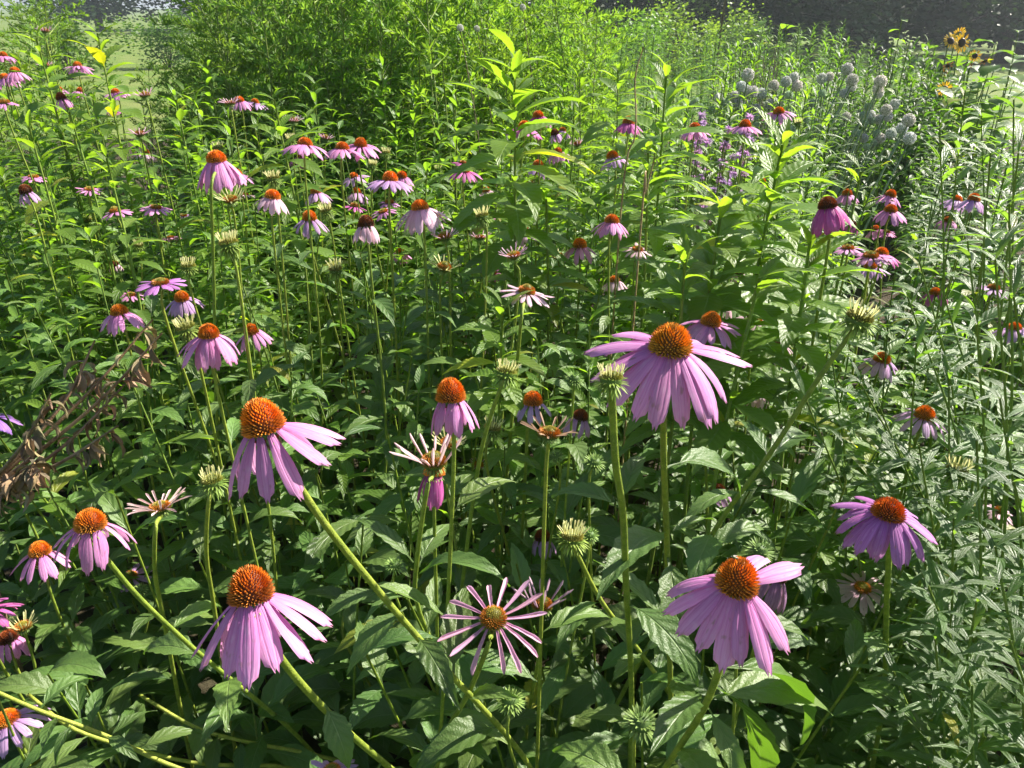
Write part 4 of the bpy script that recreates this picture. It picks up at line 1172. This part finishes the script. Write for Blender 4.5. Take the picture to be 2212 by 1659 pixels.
# meadow behind the hedge and on the right
for x, y in scatter(170, (-1.0, 7.5), (5.2, 10.2), 0.26, lambda x, y: 1080 < W / 2 + x / (y * math.cos(PITCH) + 0.1) * F < 2020):
    far_plant('gold', x, y, (U(1.15, 1.42) if x < 0.40 * y else U(0.95, 1.2)), 'pale green goldenrod stem in the meadow before the dark trees', 'plant', 'goldenrod stems before the trees', (0.9, 0.95, 0.85), 'goldenrod', 1.5)
for x, y in scatter(85, (1.2, 4.8), (4.5, 6.4), 0.17, lambda x, y: 1560 < W / 2 + x / (y * math.cos(PITCH) + 0.1) * F < 2080):
    u = W / 2 + x / (y * math.cos(PITCH) + 0.1) * F
    far_plant('shoot', x, y, U(1.05, 1.32), 'dark green whorled stem in the row behind the allium globes', 'plant', 'whorled stems behind the alliums', (0.42, 0.55, 0.5) if u > 1800 else (0.85, 0.95, 0.75), 'leafy_plant', 1.1)  # darker tint on the right puts the clump's shade into the leaves

# ------------------------------------------------------------------ alliums
def allium_mesh(seed):
    rr = random.Random(seed)
    g = Geo()
    n = 230
    ga = math.pi * (3 - math.sqrt(5))
    V = []; Fc = []
    for i in range(7):
        ph = -math.pi / 2 + math.pi * i / 6
        for k in range(10):
            th = 2 * math.pi * k / 10
            V.append((0.36 * math.cos(ph) * math.cos(th), 0.36 * math.cos(ph) * math.sin(th), 0.36 * math.sin(ph)))
    for i in range(6):
        for k in range(10):
            Fc.append((i * 10 + k, i * 10 + (k + 1) % 10, i * 10 + 10 + (k + 1) % 10, i * 10 + 10 + k))
    g.add(V, Fc, None, (0.45, 0.48, 0.38))
    for i in range(n):
        z = 1 - 2 * (i + 0.5) / n
        r = math.sqrt(1 - z * z); th = ga * i
        nr = Vector((r * math.cos(th), r * math.sin(th), z))
        b = nr * rr.uniform(0.41, 0.47)
        s = nr.cross(Vector((0.2, 0.3, 1))).normalized(); t = nr.cross(s)
        k = rr.uniform(0.8, 1.08)
        c = np.array((0.90, 0.88, 0.85)) * k if rr.random() < 0.85 else np.array((0.40, 0.46, 0.30)) * k
        w = 0.05
        tip = b + nr * 0.05
        low = b - nr * 0.06
        g.add([tuple(low), tuple(b + s * w), tuple(b + t * w), tuple(b - s * w), tuple(b - t * w), tuple(tip)],
              [(0, 2, 1), (0, 3, 2), (0, 4, 3), (0, 1, 4), (1, 2, 5), (2, 3, 5), (3, 4, 5), (4, 1, 5)], None, np.array([c * 0.5, c, c, c, c, c * 1.1]))
    return g.mesh('globe', M_FLORET, False)
ME_GLOBE = [allium_mesh(k) for k in range(3)]
for e in ALL:
    cx, cy, cr = [float(q) for q in e.split()]
    u, v, r = 1416 + cx * 0.36, cy * 0.36, cr * 0.36
    right = u > 1800
    dia = U(0.058, 0.066) if cr > 27 else U(0.045, 0.052)
    d = dia * F / (2 * r)
    if d > 4.2: d = 4.2
    if d < 3.1: d = 3.1
    dia = 2 * r * d / F
    c = P(u, v, d)
    foot = Vector((c.x - (U(0.20, 0.34) if right else U(-0.05, 0.10)), c.y + U(-0.1, 0.1), 0))
    small = cr < 27
    lab = ('white allium globe leaning away from its clump over bare shade' if right and not small else 'small greenish allium globe leaning over bare shade' if right else
           'small greenish allium globe above the purple bee balm' if small else 'white allium globe above the purple bee balm')
    root = thing('allium', foot, lab, 'flower', 'leaning alliums' if right else 'alliums above the bee balm')
    ax = (c - foot)
    pts = smooth_path([Vector((0, 0, -0.01)), Vector((ax.x * 0.4, ax.y * 0.4, c.z * 0.5)), ax - Vector((0, 0, dia * 0.3))], 5)
    g = Geo(); tube(g, pts, 0.0055, 0.0035, 6)
    part('stem', g.mesh('stem', M_PALESTEM), root, None, jit((1, 1, 1)))
    part('globe', rnd.choice(ME_GLOBE), root, Matrix.Translation(ax) @ Euler((U(0, 6), U(0, 6), U(0, 6))).to_matrix().to_4x4() @ Matrix.Diagonal((dia, dia, dia, 1)), jit((0.8, 0.95, 0.75) if small else (1, 1, 1), 0.08))

# ------------------------------------------------------------------ bee balm
def balm_head(seed):
    rr = random.Random(seed)
    g = Geo()
    for k in range(46):
        th = rr.uniform(0, 6.28); el = rr.uniform(-0.5, 1.2)
        d = Vector((math.cos(th) * math.cos(el), math.sin(th) * math.cos(el), math.sin(el)))
        q = rr.uniform(0.7, 1.3)
        leaflet(g, d * 0.12, d, Vector((0, 0, 1)), rr.uniform(0.3, 0.5), 0.16, np.array((0.55, 0.34, 0.58)) * q, 0.6)
    return g.mesh('blossom', M_FLORET)
ME_BALM = [balm_head(k) for k in range(3)]
for k in range(34):
    u, v = U(1500, 1625), U(248, 420)
    d = U(2.5, 3.1)
    c = P(u, v, d)
    foot = Vector((c.x + U(-0.04, 0.04), c.y + U(0, 0.06), 0))
    root = thing('bee_balm', foot, 'purple bee balm spike in the patch below the allium globes', 'flower', 'bee balm spikes')
    g = Geo(); tube(g, smooth_path([Vector((0, 0, -0.01)), (c - foot) * 0.5, c - foot], 3), 0.003, 0.0018, 5)
    part('stem', g.mesh('stem', M_STEM), root)
    for q in range(3):
        part('blossom', rnd.choice(ME_BALM), root, Matrix.Translation(c - foot - Vector((U(-.004, .004), 0, q * 0.06))) @ Matrix.Rotation(U(0, 6), 4, 'Z') @ Matrix.Scale(0.034 - 0.002 * q, 4), jit((1, 1, 1), 0.2))
    a = U(0, 6)
    for q in range(6):
        a += 1.57 + U(-.3, .3)
        stem_leaf(root, foot + (c - foot) * (0.45 + 0.075 * q), a, U(0.04, 0.06), ME_SHOOT, U(0.1, 0.6))

# ------------------------------------------------------------------ sunflowers
def sun_disc():
    g = Geo()
    V = [(0, 0, 0.05)]; Fc = []
    for i, (r, z) in enumerate(((0.12, 0.06), (0.22, 0.045), (0.28, 0.0), (0.20, -0.06), (0.05, -0.1))):
        for k in range(14):
            V.append((r * math.cos(6.283 * k / 14), r * math.sin(6.283 * k / 14), z))
    for k in range(14):
        Fc.append((0, 1 + k, 1 + (k + 1) % 14))
        for i in range(4):
            a = 1 + i * 14
            Fc.append((a + k, a + 14 + k, a + 14 + (k + 1) % 14, a + (k + 1) % 14))
    Fc.append(tuple(1 + 4 * 14 + k for k in range(13, -1, -1)))
    cols = np.array([(0.05, 0.028, 0.012)] * (1 + 28) + [(0.10, 0.06, 0.02)] * 14 + [(0.08, 0.14, 0.04)] * 28)
    g.add(V, Fc, None, cols)
    return g.mesh('disc', M_CONE)
ME_DISC = sun_disc()
HEART = [blade(1.0, U(0.62, 0.8), U(0.5, 1.2), 0.15, 8, 4, 0.03, 0.22, 0.06, U(-0.3, 0.3), 0.55, 0.8, 0, 500 + k) for k in range(4)]
ME_HEART = meshes(HEART, 'heart_leaf', M_SHOOT)
SUNF = [(2054, 88, 5.6, 'small orange-yellow sunflower turned aside at the top of the clump', 30), (2078, 92, 5.7, 'yellow sunflower with dark disc facing out beside the dark trees', 34), (2070, 75, 5.8, 'yellow sunflower seen from behind at the top of the clump', 28),
        (2040, 192, 5.3, 'lowest yellow sunflower, with glowing ring of petals', 26), (2106, 120, 5.6, 'sunflower with a few ragged orange-yellow petals', 22), (2128, 132, 5.5, None, 20), (2092, 146, 5.4, None, 20), (2048, 142, 5.6, None, 20), (2040, 158, 5.7, None, 18)]
for u, v, d, lab, w in SUNF:
    c = P(u, v, d)
    foot = Vector((c.x + U(-0.05, 0.05), c.y + U(0.0, 0.2), 0))
    root = thing('sunflower', foot, lab or 'faded brown sunflower head drooping in the sunflower clump', 'flower', None if lab else 'faded sunflowers')
    g = Geo(); tube(g, smooth_path([Vector((0, 0, -0.02)), (c - foot) * 0.5 + Vector((0.03, 0, 0)), c - foot + Vector((0, 0.03, -0.02))], 5), 0.009, 0.004, 6)
    part('stem', g.mesh('stem', M_STEM), root)
    ax = Vector((U(-0.5, 0.5), -1.0 if 'behind' not in (lab or '') else 0.9, U(-0.2, 0.5))).normalized()
    if not lab: ax = Vector((U(-0.5, 0.5), -0.7, -0.6)).normalized()
    Mh = ax.to_track_quat('Z', 'Y').to_matrix().to_4x4()
    Mh.translation = c - foot
    s = w * d / F
    Mh = Mh @ Matrix.Scale(s, 4)
    dk = part('disc', ME_DISC, root, Mh)
    n = 18 if lab else 6
    for k in range(n):
        a = 6.283 * k / n + U(-.1, .1)
        o = Vector((math.cos(a), math.sin(a), 0))
        part('petal', rnd.choice(ME_PETAL[1]), dk, frame(o * 0.24, o + Vector((0, 0, U(-.1, .35))), (0, 0, 1), U(0.32, 0.42)), jit((0.95, 0.62, 0.03) if lab else (0.45, 0.22, 0.03), 0.12))
    a = U(0, 6)
    for q in range(9):
        a += 2.4
        stem_leaf(root, foot + (c - foot) * (0.25 + 0.08 * q), a, U(0.14, 0.24), ME_HEART, U(0.0, 0.5), 1.0, jit((0.7, 0.75, 0.8)), 'leaf', False)
# leafy sunflower stems round them, and the climbing shoots
def heart_plant(top, ln, nl, lab, grp, tint):
    foot = Vector((top.x, top.y + 0.05, 0))
    root = thing('leafy_plant', foot, lab, 'plant', grp)
    tp = top - foot
    g = Geo(); tube(g, smooth_path([Vector((0, 0, -0.02)), tp * 0.5 + Vector((U(-.05, .05), 0, 0)), tp], 4), 0.008, 0.003, 5)
    part('stem', g.mesh('stem', M_STEM), root)
    a = U(0, 6)
    for q in range(nl):
        a += 2.4
        t = 0.3 + 0.7 * q / (nl - 1)
        stem_leaf(root, foot + tp * t, a, ln * U(0.8, 1.2) * (1.15 - 0.45 * t), ME_HEART, U(-0.1, 0.6), 1.0, jit(tint), 'leaf', False)
for u, v, d in [(2020, 100, 6.0), (2100, 105, 6.1), (2050, 170, 5.5), (2100, 180, 5.4), (2150, 140, 5.5), (2010, 190, 5.3), (2195, 160, 5.4), (2060, 260, 4.9), (2150, 250, 4.8), (2010, 270, 5.0), (2010, 130, 5.9), (2150, 95, 5.8), (2190, 120, 5.2), (2130, 170, 5.2), (2060, 130, 6.1), (2170, 190, 5.0), (2085, 215, 5.0), (2030, 230, 5.1), (2120, 240, 4.9), (2200, 70, 6.0)]:
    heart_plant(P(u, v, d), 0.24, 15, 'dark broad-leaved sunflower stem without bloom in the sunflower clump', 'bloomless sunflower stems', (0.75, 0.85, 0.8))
for u, v, d in [(1948, 45, 4.6), (1930, 85, 4.6), (1965, 90, 4.7)]:
    heart_plant(P(u, v, d), 0.085, 22, 'bright climbing shoot of small round leaves against the dark trees', 'climbing shoots before the trees', (1.3, 1.35, 1))
for u, v, d in [(1650, 45, 6.5), (1700, 52, 6.6), (1630, 60, 6.8), (1725, 58, 6.9)]:
    heart_plant(P(u, v, d), 0.17, 12, 'large-leaved pale green plant before the dark trees', 'large-leaved plants before the trees', (1.1, 1.15, 1))
for u, v, d in [(930, 85, 3.3), (955, 130, 3.2), (905, 120, 3.4), (985, 165, 3.2)]:
    heart_plant(P(u, v, d), 0.09, 22, 'round-leaved grey-green twig in front of the tall soft hedge', 'round-leaved twigs before the hedge', (0.95, 1.0, 1.2))

# pale seed heads above the hedge
for u, v, d in [(994, 60, 3.2), (1030, 62, 3.6), (1129, 16, 3.6)]:
    c = P(u, v, d); foot = Vector((c.x + 0.08, c.y, 0))
    root = thing('seed_head', foot, 'pale round seed head on a thin stalk rising above the hedge', 'flower', 'pale seed heads')
    g = Geo(); tube(g, smooth_path([Vector((0, 0, -0.01)), Vector((0.0, 0, c.z * 0.6)), c - foot], 4), 0.003, 0.002, 5)
    part('stem', g.mesh('stem', M_DRYSTEM), root)
    part('globe', ME_GLOBE[0], root, Matrix.Translation(c - foot) @ Matrix.Scale(0.030, 4))

# ------------------------------------------------------------------ dry stalks, dried plant, lying stems, pole
def dry_stalk(pix, lab, r0=0.0026):
    pts = [P(*p) for p in pix]
    foot = Vector((pts[-1].x, pts[-1].y, 0))
    g = Geo(); tube(g, smooth_path([p - foot for p in pts] + [Vector((0, 0.02, -0.01))], 5), 0.0013, r0, 5)
    root = thing('dry_stalk', foot, lab, 'stalk')
    part('stem', g.mesh('stem', M_DRYSTEM), root, None, (2.0, 1.9, 1.6))
dry_stalk([(1390, 102, 1.6), (1372, 170, 1.62), (1372, 290, 1.66), (1340, 470, 1.75)], 'tall bare dry stalk kinked near its top, beside a magenta coneflower')
dry_stalk([(1414, 340, 1.5), (1395, 420, 1.53), (1385, 480, 1.58)], 'short bare dry stalk beside the tall kinked one')

foot = P(-70, 1110, 1.22); foot.z = 0
root = thing('dried_plant', foot, 'dried brown plant with shrivelled curled leaves leaning through green foliage', 'plant')
org = P(-60, 1090, 1.22)
g = Geo(); tube(g, smooth_path([Vector((0, 0, -0.01)), (org - foot) * 0.5 + Vector((-0.02, 0, 0)), org - foot], 4), 0.006, 0.005, 6)
part('stem', g.mesh('stem', M_DRYSTEM), root)
for tip, mid in [((330, 690, 1.28), (190, 850, 1.25)), ((205, 735, 1.27), (130, 880, 1.24)), ((270, 830, 1.24), (130, 970, 1.22)), ((110, 850, 1.2), (50, 960, 1.2)), ((255, 920, 1.18), (130, 1000, 1.2)), ((350, 720, 1.24), (200, 880, 1.22)), ((75, 1000, 1.16), (30, 1030, 1.18)), ((95, 1010, 1.14), (20, 1060, 1.18))]:
    g = Geo()
    sp = smooth_path([org - foot, P(*mid) - foot, P(*tip) - foot], 6)
    tube(g, sp, 0.0040, 0.0016, 5)
    part('branch', g.mesh('branch', M_DRYSTEM), root, None, jit((1.15, 1, .9), .2))
    low = tip[1] > 990
    for k in range(26 if low else 14):
        p = sp[int(U(0.55 if not low else 0.35, 1.0) * (len(sp) - 1))]
        a = U(0, 6.28)
        part('leaf', rnd.choice(ME_DRY), root, frame(p, (math.cos(a), math.sin(a), U(-1.2, 0.3)), (U(-.5, .5), U(-.5, .5), 1), U(0.024, 0.052)), jit((1, 1, 1), 0.35))

for pix, lab in [([(-40, 1480, 0.95), (85, 1535, 1.0), (230, 1590, 1.05), (400, 1665, 1.1)], 'pale coneflower stem lying low across the leaves beneath the lavender coneflower'),
                 ([(60, 1500, 1.05), (160, 1575, 1.09), (300, 1620, 1.14), (440, 1650, 1.2)], 'yellowish bent stem lying across lit leaves'),
                 ([(300, 1500, 1.2), (420, 1570, 1.22), (520, 1600, 1.25)], 'short pale fallen stem under the lavender-pink coneflower')]:
    pts = [P(*p) for p in pix]
    foot = Vector((pts[-1].x, pts[-1].y, 0))
    root = thing('fallen_stem', foot, lab, 'stem')
    dr = (pts[-1] - pts[-2]).normalized()
    dr.z = -0.5
    q1 = pts[-1] + dr * 0.22
    q2 = Vector((q1.x + dr.x * 0.12, q1.y + dr.y * 0.12, q1.z * 0.45))
    g = Geo(); tube(g, smooth_path([p - foot for p in pts + [q1, q2, Vector((q2.x + 0.02, q2.y + 0.02, -0.01))]], 5), 0.0026, 0.0036, 6)
    part('stem', g.mesh('stem', M_STEMY), root, None, (1.5, 1.3, 1.6))
    for k in range(5):
        stem_leaf(root, pts[1].lerp(pts[2], k / 4), U(0, 6), U(0.06, 0.1), ME_BROAD, U(0.2, 0.7))

for u0, v0, d0, lab in [(1650, 118, 4.9, 'grey clump of dead thin stalks behind the tallest allium globes'), (1615, 135, 4.7, 'grey dead stalk clump nearest the bee balm'), (1690, 120, 5.1, 'grey dead stalk clump beside the bright spire')]:
    c = P(u0, v0, d0)
    root = thing('dead_stalk_clump', (c.x, c.y, 0), lab, 'dead plant')
    for k in range(16):
        tp = Vector((U(-0.14, 0.14), U(-0.1, 0.1), c.z * U(0.8, 1.08)))
        g = Geo()
        pth = smooth_path([Vector((tp.x * 0.2, tp.y * 0.2, -0.01)), tp * 0.5 + Vector((U(-.02, .02), 0, 0)), tp], 4)
        tube(g, pth, 0.0034, 0.0016, 4)
        for q in range(7):
            b0 = pth[int(U(0.45, 1) * (len(pth) - 1))]
            tube(g, [b0, b0 + Vector((U(-0.06, 0.06), U(-0.05, 0.05), U(0.03, 0.10)))], 0.0016, 0.0008, 3)
        part('stalk', g.mesh('stalk', M_DRYSTEM), root, None, jit((1.1, 1.2, 1.5), 0.2))
a, b = P(1548, 92, 8.0), P(1568, -12, 8.2)
b2 = Vector((a.x, a.y, 0)) - (b - a) * 0.3
b2.z = 0
g = Geo(); tube(g, [Vector((0, 0, -0.03)), b - b2], 0.013, 0.011, 7)
pole = solid('pole', g.mesh('pole', M_DRYSTEM), None, 'thin grey leaning pole standing in the meadow before the dark trees', 'pole', None, b2)

# ------------------------------------------------------------------ trees, bush
def tree_meshes(seed, h=9.0, cr=3.4, low=1.0, nleaf=9500):
    rr = random.Random(seed)
    gt = Geo(); gc = Geo()
    tr = smooth_path([Vector((0, 0, -0.1)), Vector((rr.uniform(-.2, .2), rr.uniform(-.2, .2), h * .35)), Vector((rr.uniform(-.5, .5), rr.uniform(-.5, .5), h * .75))], 5)
    tube(gt, tr, 0.22, 0.06, 9)
    clumps = []
    for k in range(26):
        t = rr.uniform(0.12, 1.0)
        p = tr[int(t * (len(tr) - 1))]
        a = rr.uniform(0, 6.28)
        el = rr.uniform(-0.15, 0.7)
        L = cr * rr.uniform(0.5, 1.0) * (1.1 - 0.5 * t)
        e = p + Vector((math.cos(a) * math.cos(el), math.sin(a) * math.cos(el), math.sin(el))) * L
        e.z = max(low, e.z - (0.9 if t < 0.4 else 0))
        m = p.lerp(e, 0.5) + Vector((0, 0, 0.25))
        tube(gt, smooth_path([p, m, e], 3), 0.06, 0.015, 5)
        clumps += [(e, rr.uniform(0.55, 1.0)), (m, rr.uniform(0.4, 0.8))]
    for k in range(34):
        a = rr.uniform(0, 6.28); r = rr.uniform(0.6, cr * 0.95)
        clumps.append((Vector((r * math.cos(a), r * math.sin(a), rr.uniform(0.7, 3.0))), rr.uniform(0.5, 0.9)))
    per = nleaf // len(clumps)
    for c, r in clumps:
        for q in range(per):
            d = Vector((rr.gauss(0, 1), rr.gauss(0, 1), rr.gauss(0, 0.7))) * r * 0.55
            b = c + d
            if b.z < 0.35: continue
            n = Vector((rr.uniform(-1, 1), rr.uniform(-1, 1), rr.uniform(-1, 1))).normalized()
            s = n.cross(Vector((0.1, 0.2, 1))).normalized(); t = n.cross(s)
            l = rr.uniform(0.07, 0.15)
            gc.add([tuple(b - s * l), tuple(b + t * l * .5), tuple(b + s * l), tuple(b - t * l * .5)], [(0, 1, 2, 3)])
    return gt.mesh('trunk', M_BARK), gc.mesh('crown', M_TREE, False)
TREES = [tree_meshes(700 + k) for k in range(3)]
k = 0
for x, y, s in [(4.0, 27, 1.0), (7.4, 30, 1.1), (9.6, 25, 0.9), (12.6, 29, 1.15), (15.2, 26, 1.0), (18.2, 30, 1.1), (20.0, 24, 0.9), (6.0, 36, 1.2), (10.5, 37, 1.2), (14.5, 36, 1.2), (19, 38, 1.2), (24, 31, 1.1), (1.5, 34, 1.1), (-14, 62, 1.4), (-22, 66, 1.5), (-30, 62, 1.4), (-7, 60, 1.3)]:
    far = y > 50
    root = thing('tree', (x, y, -0.03), 'distant shade tree closing off the lawn' if far else 'dark shade tree with low leafy branches in the row behind the meadow', 'tree', 'distant trees beyond the lawn' if far else 'row of dark trees', U(0, 6.28))
    tm, cm = TREES[k % 3]; k += 1
    S = Matrix.Scale(s, 4)
    part('trunk', tm, root, S)
    part('crown', cm, root, S, jit((1, 1, 1), 0.1), 'stuff')
def bush_mesh(seed, n=2600):
    rr = random.Random(seed)
    g = Geo(); gs = Geo()
    cl = [(Vector((rr.gauss(0, .5), rr.gauss(0, .5), rr.uniform(0.35, 1.5))), rr.uniform(0.3, 0.5)) for _ in range(14)]
    for c, r in cl:
        tube(gs, [Vector((0, 0, -0.05)), c * 0.5 + Vector((0, 0, .1)), c], 0.02, 0.006, 4)
        for q in range(n // 14):
            b = c + Vector((rr.gauss(0, 1), rr.gauss(0, 1), rr.gauss(0, 1))) * r * 0.5
            if b.z < 0.03: continue
            d = Vector((rr.uniform(-1, 1), rr.uniform(-1, 1), rr.uniform(-1, 1))).normalized()
            s = d.cross(Vector((0.1, 0.2, 1))).normalized(); t = d.cross(s)
            l = rr.uniform(0.03, 0.07)
            g.add([tuple(b - s * l), tuple(b + t * l * .5), tuple(b + s * l), tuple(b - t * l * .5)], [(0, 1, 2, 3)])
    return gs.mesh('branches', M_BARK), g.mesh('foliage', M_FEATHER, False)
BUSH = [bush_mesh(800), bush_mesh(801)]
for u, y, s, tint, lab in [(345, 24, 0.9, (0.55, 0.6, 0.6), 'dark round bush standing alone on the sunny lawn'), (1490, 19, 0.95, (1.1, 0.95, 0.6), 'yellow-green bush at the edge of the dark trees'), (1590, 21, 0.8, (0.9, 0.85, 0.7), 'second yellow-green bush under the dark trees, behind the pole'),
                           (1360, 17, 0.85, (0.8, 0.9, 0.7), 'green bush where the dark tree row begins'), (120, 20, 1.0, (0.6, 0.6, 0.6), 'grey-green bush behind the wispy plants')]:
    root = thing('bush', (xu(u, y), y, -0.03), lab, 'bush', None, U(0, 6))
    a, b = BUSH[int(y) % 2]
    part('branches', a, root, Matrix.Scale(s, 4))
    part('foliage', b, root, Matrix.Scale(s, 4), jit(tint, .05), 'stuff')

# ------------------------------------------------------------------ insects
def ball(g, c, r, col, seg=10, rings=6):
    V = []; Fc = []
    for i in range(rings + 1):
        ph = -math.pi / 2 + math.pi * i / rings
        for k in range(seg):
            th = 6.283 * k / seg
            V.append((c[0] + r[0] * math.cos(ph) * math.cos(th), c[1] + r[1] * math.cos(ph) * math.sin(th), c[2] + r[2] * math.sin(ph)))
    for i in range(rings):
        for k in range(seg):
            Fc.append((i * seg + k, i * seg + (k + 1) % seg, i * seg + seg + (k + 1) % seg, i * seg + seg + k))
    g.add(V, Fc, None, col)
def insect(idx, la, fx, fz, L, c1, c2, lab):
    hb, ax, e1, e2, size = CONEHEAD[idx]
    p = hb + e2 * fx * size + e1 * la * size + ax * fz * size
    root = thing('bee', p, lab, 'insect')
    M = Euler((0.2, -0.3, U(0, 6))).to_matrix().to_4x4() @ Matrix.Scale(L, 4)
    g = Geo()
    for q in range(4):
        ball(g, (-0.12 - 0.1 * q, 0, 0.16), (0.09, 0.15 - 0.025 * q, 0.13 - 0.02 * q), c1 if q % 2 else c2)
    part('abdomen', g.mesh('abdomen', M_INSECT), root, M)
    g = Geo(); ball(g, (0.08, 0, 0.18), (0.15, 0.15, 0.15), c1); part('thorax', g.mesh('thorax', M_INSECT), root, M)
    g = Geo(); ball(g, (0.27, 0, 0.15), (0.09, 0.11, 0.10), (0.02, 0.02, 0.015)); part('head', g.mesh('head', M_INSECT), root, M)
    for s in (-1, 1):
        g = Geo(); leaflet(g, Vector((0.1, 0.05 * s, 0.32)), Vector((-0.8, 0.35 * s, 0.15)), Vector((0, 0, 1)), 0.62, 0.22, (0.5, 0.5, 0.46), 0.1)
        part('wing', g.mesh('wing', M_FLORET), root, M)
        for q in range(3):
            g = Geo(); tube(g, [Vector((0.02 + 0.08 * (q - 1), 0.08 * s, 0.1)), Vector((0.1 * (q - 1), 0.24 * s, 0.14)), Vector((0.14 * (q - 1), 0.32 * s, -0.06))], 0.016, 0.01, 4, (0.03, 0.02, 0.015))
            part('leg', g.mesh('leg', M_INSECT), root, M)
i5 = next(i for i, f in enumerate(FLOWERS) if f[0] == 1594)
ib = next(i for i, f in enumerate(FLOWERS) if f[0] == 1925 and f[1] == 449)
insect(i5, -0.02, -0.20, 0.76, 0.0075, (0.05, 0.10, 0.02), (0.10, 0.13, 0.03), 'tiny green bee sitting on a large orange cone')
insect(ib, 0.02, -0.05, 0.80, 0.013, (0.30, 0.17, 0.04), (0.04, 0.025, 0.015), 'honey-coloured bee on a cone below the allium globes')
print('objects', len(bpy.data.objects))

# ------------------------------------------------------------------ thin haze box, added to veil the far trees like lens glare
m, nt, out = mat('haze')
pv = N(nt, 'ShaderNodeVolumePrincipled', i_Density=0.0016)
pv.inputs['Color'].default_value = (0.82, 0.90, 1.0, 1)
pv.inputs['Anisotropy'].default_value = 0.45
nt.links.new(pv.outputs[0], out.inputs['Volume'])
g = Geo()
x0, x1, y0, y1, z0, z1 = -640.0, 640.0, -40.0, 1240.0, -1.03, 16.0
g.add([(x0, y0, z0), (x1, y0, z0), (x1, y1, z0), (x0, y1, z0), (x0, y0, z1), (x1, y0, z1), (x1, y1, z1), (x0, y1, z1)],
      [(3, 2, 1, 0), (4, 5, 6, 7), (0, 1, 5, 4), (1, 2, 6, 5), (2, 3, 7, 6), (3, 0, 4, 7)])
solid('haze', g.mesh('haze', m, False), 'stuff')
scene.cycles.volume_bounces = 0
